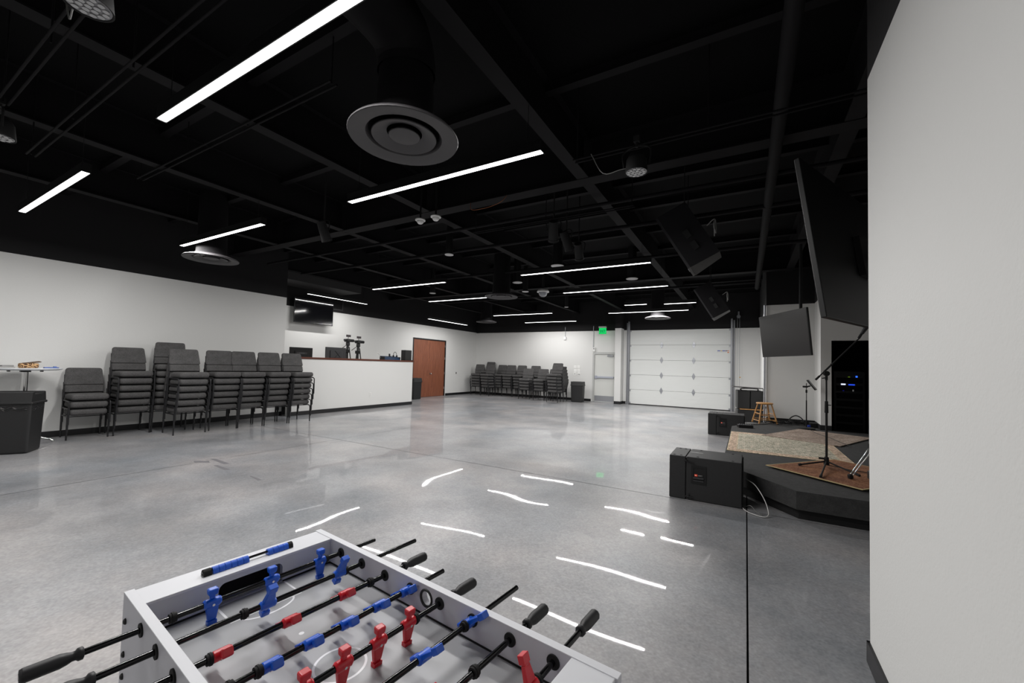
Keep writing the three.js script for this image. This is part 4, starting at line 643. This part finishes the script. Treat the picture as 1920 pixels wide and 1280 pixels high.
// ================================================================== FOOSBALL TABLE
{
  const A = 5.867 * Math.PI / 180, T = 0.74, L = 1.236, W = 0.581, t = 0.02, E0 = 0.105, fieldY = T - 0.088, rodY = T - 0.03, skirt = T - 0.34;
  const o = thing('foosball_table', 'pale grey foosball table with red and blue players', 'game table', [-1.5324, 0, -0.4859], -A);   // local x: along length, local -z: across
  const Z = v => -v;
  // side boards with rod holes, ball entry hole in the middle
  const u0 = 0.1796, pitch = 0.129, sideShape = (() => { const s = new THREE.Shape(); s.moveTo(-0.006, skirt); s.lineTo(L + 0.006, skirt); s.lineTo(L + 0.006, T); s.lineTo(-0.006, T); s.closePath(); for (let i = 0; i < 8; i++) { const h = new THREE.Path(); h.absarc(u0 + i * pitch, rodY, 0.012, 0, 6.2832, true); s.holes.push(h); } const b = new THREE.Path(); b.absarc(u0 + 3.5 * pitch + 0.006, rodY - 0.006, 0.022, 0, 6.2832, true); s.holes.push(b); return s; });
  for (const [v, nm] of [[0, 'near'], [W - t, 'far']]) { const g = metricUV(nn(new THREE.ExtrudeGeometry(sideShape(), { depth: t, bevelEnabled: true, bevelSize: 0.0012, bevelThickness: 0.0012, bevelSegments: 1, curveSegments: 12 }))); g.translate(0, 0, Z(v + t)); part('side_board', g, mGreyLam, o); part('top_edge', rbox(L + 0.014, 0.003, t + 0.003, 0.001, L / 2, T + 0.0015, Z(v + t / 2)), mWhiteLam, o); }
  // goal ends: thick box with a rounded goal mouth
  const end = (x0, dir) => {
    const s = new THREE.Shape(); s.moveTo(t, skirt); s.lineTo(W - t, skirt); s.lineTo(W - t, T - 0.006); s.lineTo(t, T - 0.006); s.closePath();
    const gl = 0.19, c = W / 2, g0 = c - gl / 2, g1 = c + gl / 2, gy = fieldY + 0.066, r = 0.02, h = new THREE.Path(); h.moveTo(g0, fieldY + 0.001); h.lineTo(g0, gy - r); h.absarc(g0 + r, gy - r, r, Math.PI, q90, true); h.lineTo(g1 - r, gy); h.absarc(g1 - r, gy - r, r, q90, 0, true); h.lineTo(g1, fieldY + 0.001); h.closePath(); s.holes.push(h);
    const g = metricUV(nn(new THREE.ExtrudeGeometry(s, { depth: 0.018, bevelEnabled: false, curveSegments: 8 }))); g.rotateY(q90); // shape x -> -z, depth -> +x
    g.translate(dir > 0 ? x0 + E0 - 0.018 : x0 - E0, 0, 0); part('end_board', g, mGreyLam, o);
    const out = dir > 0 ? x0 : x0 - 0.018; part('outer_end', span(out, out + 0.018, skirt, T - 0.006, Z(t), Z(W - t)), mGreyLam, o);
    const a = dir > 0 ? x0 : x0 - E0; part('end_top', rbox(E0 + 0.002, 0.008, W - 2 * t, 0.002, a + E0 / 2, T - 0.003, Z(W / 2)), mWhiteLam, o);
    part('goal_box', [span(a + 0.019, a + E0 - 0.019, fieldY - 0.05, fieldY - 0.04, Z(g0 - 0.01), Z(g1 + 0.01)), span(a + 0.019, a + 0.024, fieldY - 0.05, T - 0.02, Z(g0 - 0.01), Z(g1 + 0.01))], mMatte, o);
  };
  end(0, 1); end(L, -1);
  // playing field with printed lines
  const mpx = 1600, fieldT = canvasTex(1648, 872, (c, w, h) => { c.fillStyle = '#a9aaad'; c.fillRect(0, 0, w, h); c.strokeStyle = '#f2f3f6'; const sx = w / (L - 2 * E0), sy = h / (W - 2 * t), X = u => (u - E0) * sx, Y = v => (v - t) * sy; c.lineWidth = 0.0065 * sx; const rc = W / 2;
    c.beginPath(); c.moveTo(X(L / 2), 0); c.lineTo(X(L / 2), h); c.stroke(); c.beginPath(); c.ellipse(X(L / 2), Y(rc), 0.062 * sx, 0.062 * sy, 0, 0, 6.3); c.stroke();
    for (const s of [0, 1]) { const f = u => s ? L - u : u; c.beginPath(); c.moveTo(X(f(E0)), Y(rc - 0.1)); c.lineTo(X(f(0.222)), Y(rc - 0.1)); c.lineTo(X(f(0.222)), Y(rc + 0.1)); c.lineTo(X(f(E0)), Y(rc + 0.1)); c.stroke(); c.beginPath(); const a0 = s ? Math.PI / 2 : -Math.PI / 2; c.ellipse(X(f(0.222)), Y(rc), 0.04 * sx, 0.075 * sy, 0, a0, a0 + Math.PI); c.stroke(); c.fillStyle = '#eef0f3'; c.beginPath(); c.ellipse(X(f(0.425)), Y(rc), 0.007 * sx, 0.007 * sy, 0, 0, 6.3); c.fill(); } });
  { const g = span(E0, L - E0, fieldY - 0.012, fieldY, Z(t), Z(W - t)), p = g.attributes.position, uv = g.attributes.uv; for (let i = 0; i < p.count; i++) uv.setXY(i, (p.getX(i) - E0) / (L - 2 * E0), 1 - (-p.getZ(i) - t) / (W - 2 * t)); part('playfield', g, S(0xffffff, 0.38, 0, { map: fieldT }), o); }
  part('field_gap', [span(E0, L - E0, fieldY, fieldY + 0.0045, Z(t), Z(t + 0.0035)), span(E0, L - E0, fieldY, fieldY + 0.0045, Z(W - t - 0.0035), Z(W - t)), span(E0, E0 + 0.0035, fieldY, fieldY + 0.0045, Z(t), Z(W / 2 - 0.096)), span(E0, E0 + 0.0035, fieldY, fieldY + 0.0045, Z(W / 2 + 0.096), Z(W - t))], mMatte, o);
  for (const [x, v] of [[0.055, 0.045], [0.055, W - 0.045], [L - 0.055, 0.045], [L - 0.055, W - 0.045]]) part('leg', taper(rbox(0.09, skirt, 0.07, 0.006, 0, skirt / 2, 0), 0, skirt, 0.8).translate(x, 0, Z(v)), mBlack, o);
  for (const d of [0.065, 0.155, 0.215, 0.275]) part('bolt', nn(new THREE.SphereGeometry(0.0085, 12, 8)).scale(1, 1, 0.7).translate(0.03, T - d, 0.002), mBlack, o);
  // ball entry ring and rod bushings
  part('ball_entry', [nn(new THREE.TorusGeometry(0.024, 0.004, 10, 28)).translate(u0 + 3.5 * pitch + 0.006, rodY - 0.006, Z(W - t - 0.001)), nn(new THREE.CylinderGeometry(0.022, 0.022, t, 24, 1, true)).rotateX(q90).translate(u0 + 3.5 * pitch + 0.006, rodY - 0.006, Z(W - t / 2))], mBlack, o);
  part('ball_entry', [nn(new THREE.TorusGeometry(0.024, 0.004, 10, 28)).translate(u0 + 3.5 * pitch + 0.006, rodY - 0.006, Z(t + 0.001)), nn(new THREE.CylinderGeometry(0.022, 0.022, t, 24, 1, true)).rotateX(q90).translate(u0 + 3.5 * pitch + 0.006, rodY - 0.006, Z(t / 2))], mBlack, o);
  for (let i = 0; i < 8; i++) for (const v of [0, W]) part('rod_bushing', [cyl(0.0175, 0.0175, 0.005, u0 + i * pitch, rodY, Z(v ? W + 0.0025 : -0.0025), q90), cyl(0.0175, 0.0175, 0.005, u0 + i * pitch, rodY, Z(v ? W - t - 0.0025 : t + 0.0025), q90), cyl(0.0117, 0.0117, t, u0 + i * pitch, rodY, Z(v ? W - t / 2 : t / 2), q90)], mMatte, o);
  // one player: head up, feet down, screw on the +x face
  const manGeo = () => { const sh = (w, h, d, x, y, z, r = 0.003) => rbox(w, h, d, r, x, y, z);
    const torso = taper(rbox(0.017, 0.05, 0.036, 0.004, 0, 0, 0), -0.025, 0.025, 0.6).translate(0.001, -0.022, 0);
    return [taper(rbox(0.0225, 0.019, 0.026, 0.005, 0, 0, 0), -0.0095, 0.0095, 0.88).translate(0.001, 0.0325, 0), sh(0.011, 0.012, 0.013, 0, 0.018, 0), cyl(0.0128, 0.0128, 0.034, 0, 0.0, 0, q90, 0, 0, 16), cyl(0.0128, 0.0095, 0.005, 0, 0.001, 0.0195, q90, 0, 0, 16), cyl(0.0095, 0.0128, 0.005, 0, 0.001, -0.0195, q90, 0, 0, 16), torso, sh(0.011, 0.008, 0.018, 0, -0.045, 0), sh(0.017, 0.02, 0.024, 0.0015, -0.0575, 0, 0.002)]; };
  const man = mergeGeometries(manGeo()), screw = cyl(0.0035, 0.0035, 0.003, 0.0125, -0.002, 0, 0, 0, q90, 10);
  const gripPts = [[0, 0], [0.0145, 0.001], [0.016, 0.006], [0.016, 0.06], [0.0135, 0.072], [0.0105, 0.08], [0.0105, 0.086], [0.0145, 0.09], [0.0145, 0.098], [0.011, 0.1], [0, 0.1]];
  const rods = [ // kind, men at v, turn (0 upright), stops, v of the far end, far handle, v of near end
    ['b', [0.154, 0.316, 0.478], 0.0, [0.063, 0.497], 0.703, false, -0.205],
    ['b', [0.249, 0.475], 2.64, [0.188, 0.494], 0.8, false, -0.205],
    ['r', [0.09, 0.251, 0.414], -1.05, [0.067, 0.502], 0.735, true, -0.1],
    ['b', [0.145, 0.242, 0.34, 0.442, 0.54], -1.05, [0.06, 0.118], 0.7, false, -0.22],
    ['r', [0.056, 0.153, 0.248, 0.345, 0.442], -0.1, [0.465, 0.034], 0.712, true, -0.08],
    ['b', [0.205, 0.381, 0.548], 2.2, [0.185, 0.527], 0.772, false, -0.19],
    ['r', [0.09, 0.27], 2.8, [0.419, 0.14], 0.733, true, -0.09],
    ['r', [0.13, 0.296, 0.462], -2.77, [0.485, 0.11], 0.8, true, -0.05],
  ];
  rods.forEach(([k, men, turn, stops, far, hf, near], i) => {
    const x = u0 + i * pitch, rod = part('rod', bar([x, rodY, Z(near)], [x, rodY, Z(far)], 0.0075, 14), mRod, o);
    for (const v of men) { const m = part('player', man, k === 'b' ? mBlue : mRed, rod); m.position.set(x, rodY, Z(v)); m.rotation.z = turn; const s = part('screw', screw, mChrome, rod); s.position.copy(m.position); s.rotation.z = turn; }
    for (const v of stops) part('bumper', [cyl(0.0125, 0.0125, 0.016, x, rodY, Z(v), q90, 0, 0, 18), cyl(0.0145, 0.0145, 0.005, x, rodY, Z(v), q90, 0, 0, 18)], mMatte, rod);
    const g = () => { const q = nn(new THREE.LatheGeometry(gripPts.map(p => new THREE.Vector2(...p)), 10)); q.rotateX(-q90); return q; }; // axis along -z from the outer end
    if (hf) { const q = g(); q.scale(1, 1, -1); q.translate(x, rodY, Z(far)); const idx = q.attributes.position; for (let n = 0; n < idx.count; n += 3) { for (const at of Object.values(q.attributes)) { const s = at.itemSize; for (let c = 0; c < s; c++) { const a = at.array[(n + 1) * s + c]; at.array[(n + 1) * s + c] = at.array[(n + 2) * s + c]; at.array[(n + 2) * s + c] = a; } } } part('handle', q, mGrip, rod); }
    else { const q = g(); q.translate(x, rodY, Z(near)); part('handle', q, mGrip, rod); }
  });
  // score counter on the far end rail
  const sv0 = 0.165, sv1 = 0.437, sx = 0.057, sy = T + 0.002, rail = part('score_rail', [bar([sx, sy + 0.009, Z(sv0)], [sx, sy + 0.009, Z(sv1)], 0.004, 10)], mRod, o);
  const bead = (v, w, mat, nm) => { const s = []; for (let i = 0; i <= 8; i++) { const a = i / 8 * Math.PI; s.push([Math.cos(a) * 0.0125, Math.sin(a) * 0.0135 + 0.0035]); } const g = prism([...s, [-0.0125, 0], [0.0125, 0]].map(p => p), w - 0.002, 0.0006); g.translate(sx, sy, Z(v + w / 2) + 0.001); part(nm, g, mat, rail); };
  bead(sv0 + 0.012, 0.022, mMatte, 'end_clamp'); bead(sv1 - 0.008, 0.016, mMatte, 'end_clamp');
  for (let i = 0; i < 6; i++) bead(sv0 + 0.034 + i * 0.0172, 0.0172, mBlue, 'score_bead'); for (let i = 0; i < 4; i++) bead(sv1 - 0.024 - i * 0.0172, 0.0172, mBlue, 'score_bead');
  const sv = part('score_rail', [bar([L - sx, sy + 0.009, Z(sv0)], [L - sx, sy + 0.009, Z(sv1)], 0.004, 10)], mRod, o);
}
scene.traverse(o => { if (o.isMesh) { o.castShadow = true; o.receiveShadow = true; } });
renderer.render(scene, camera);
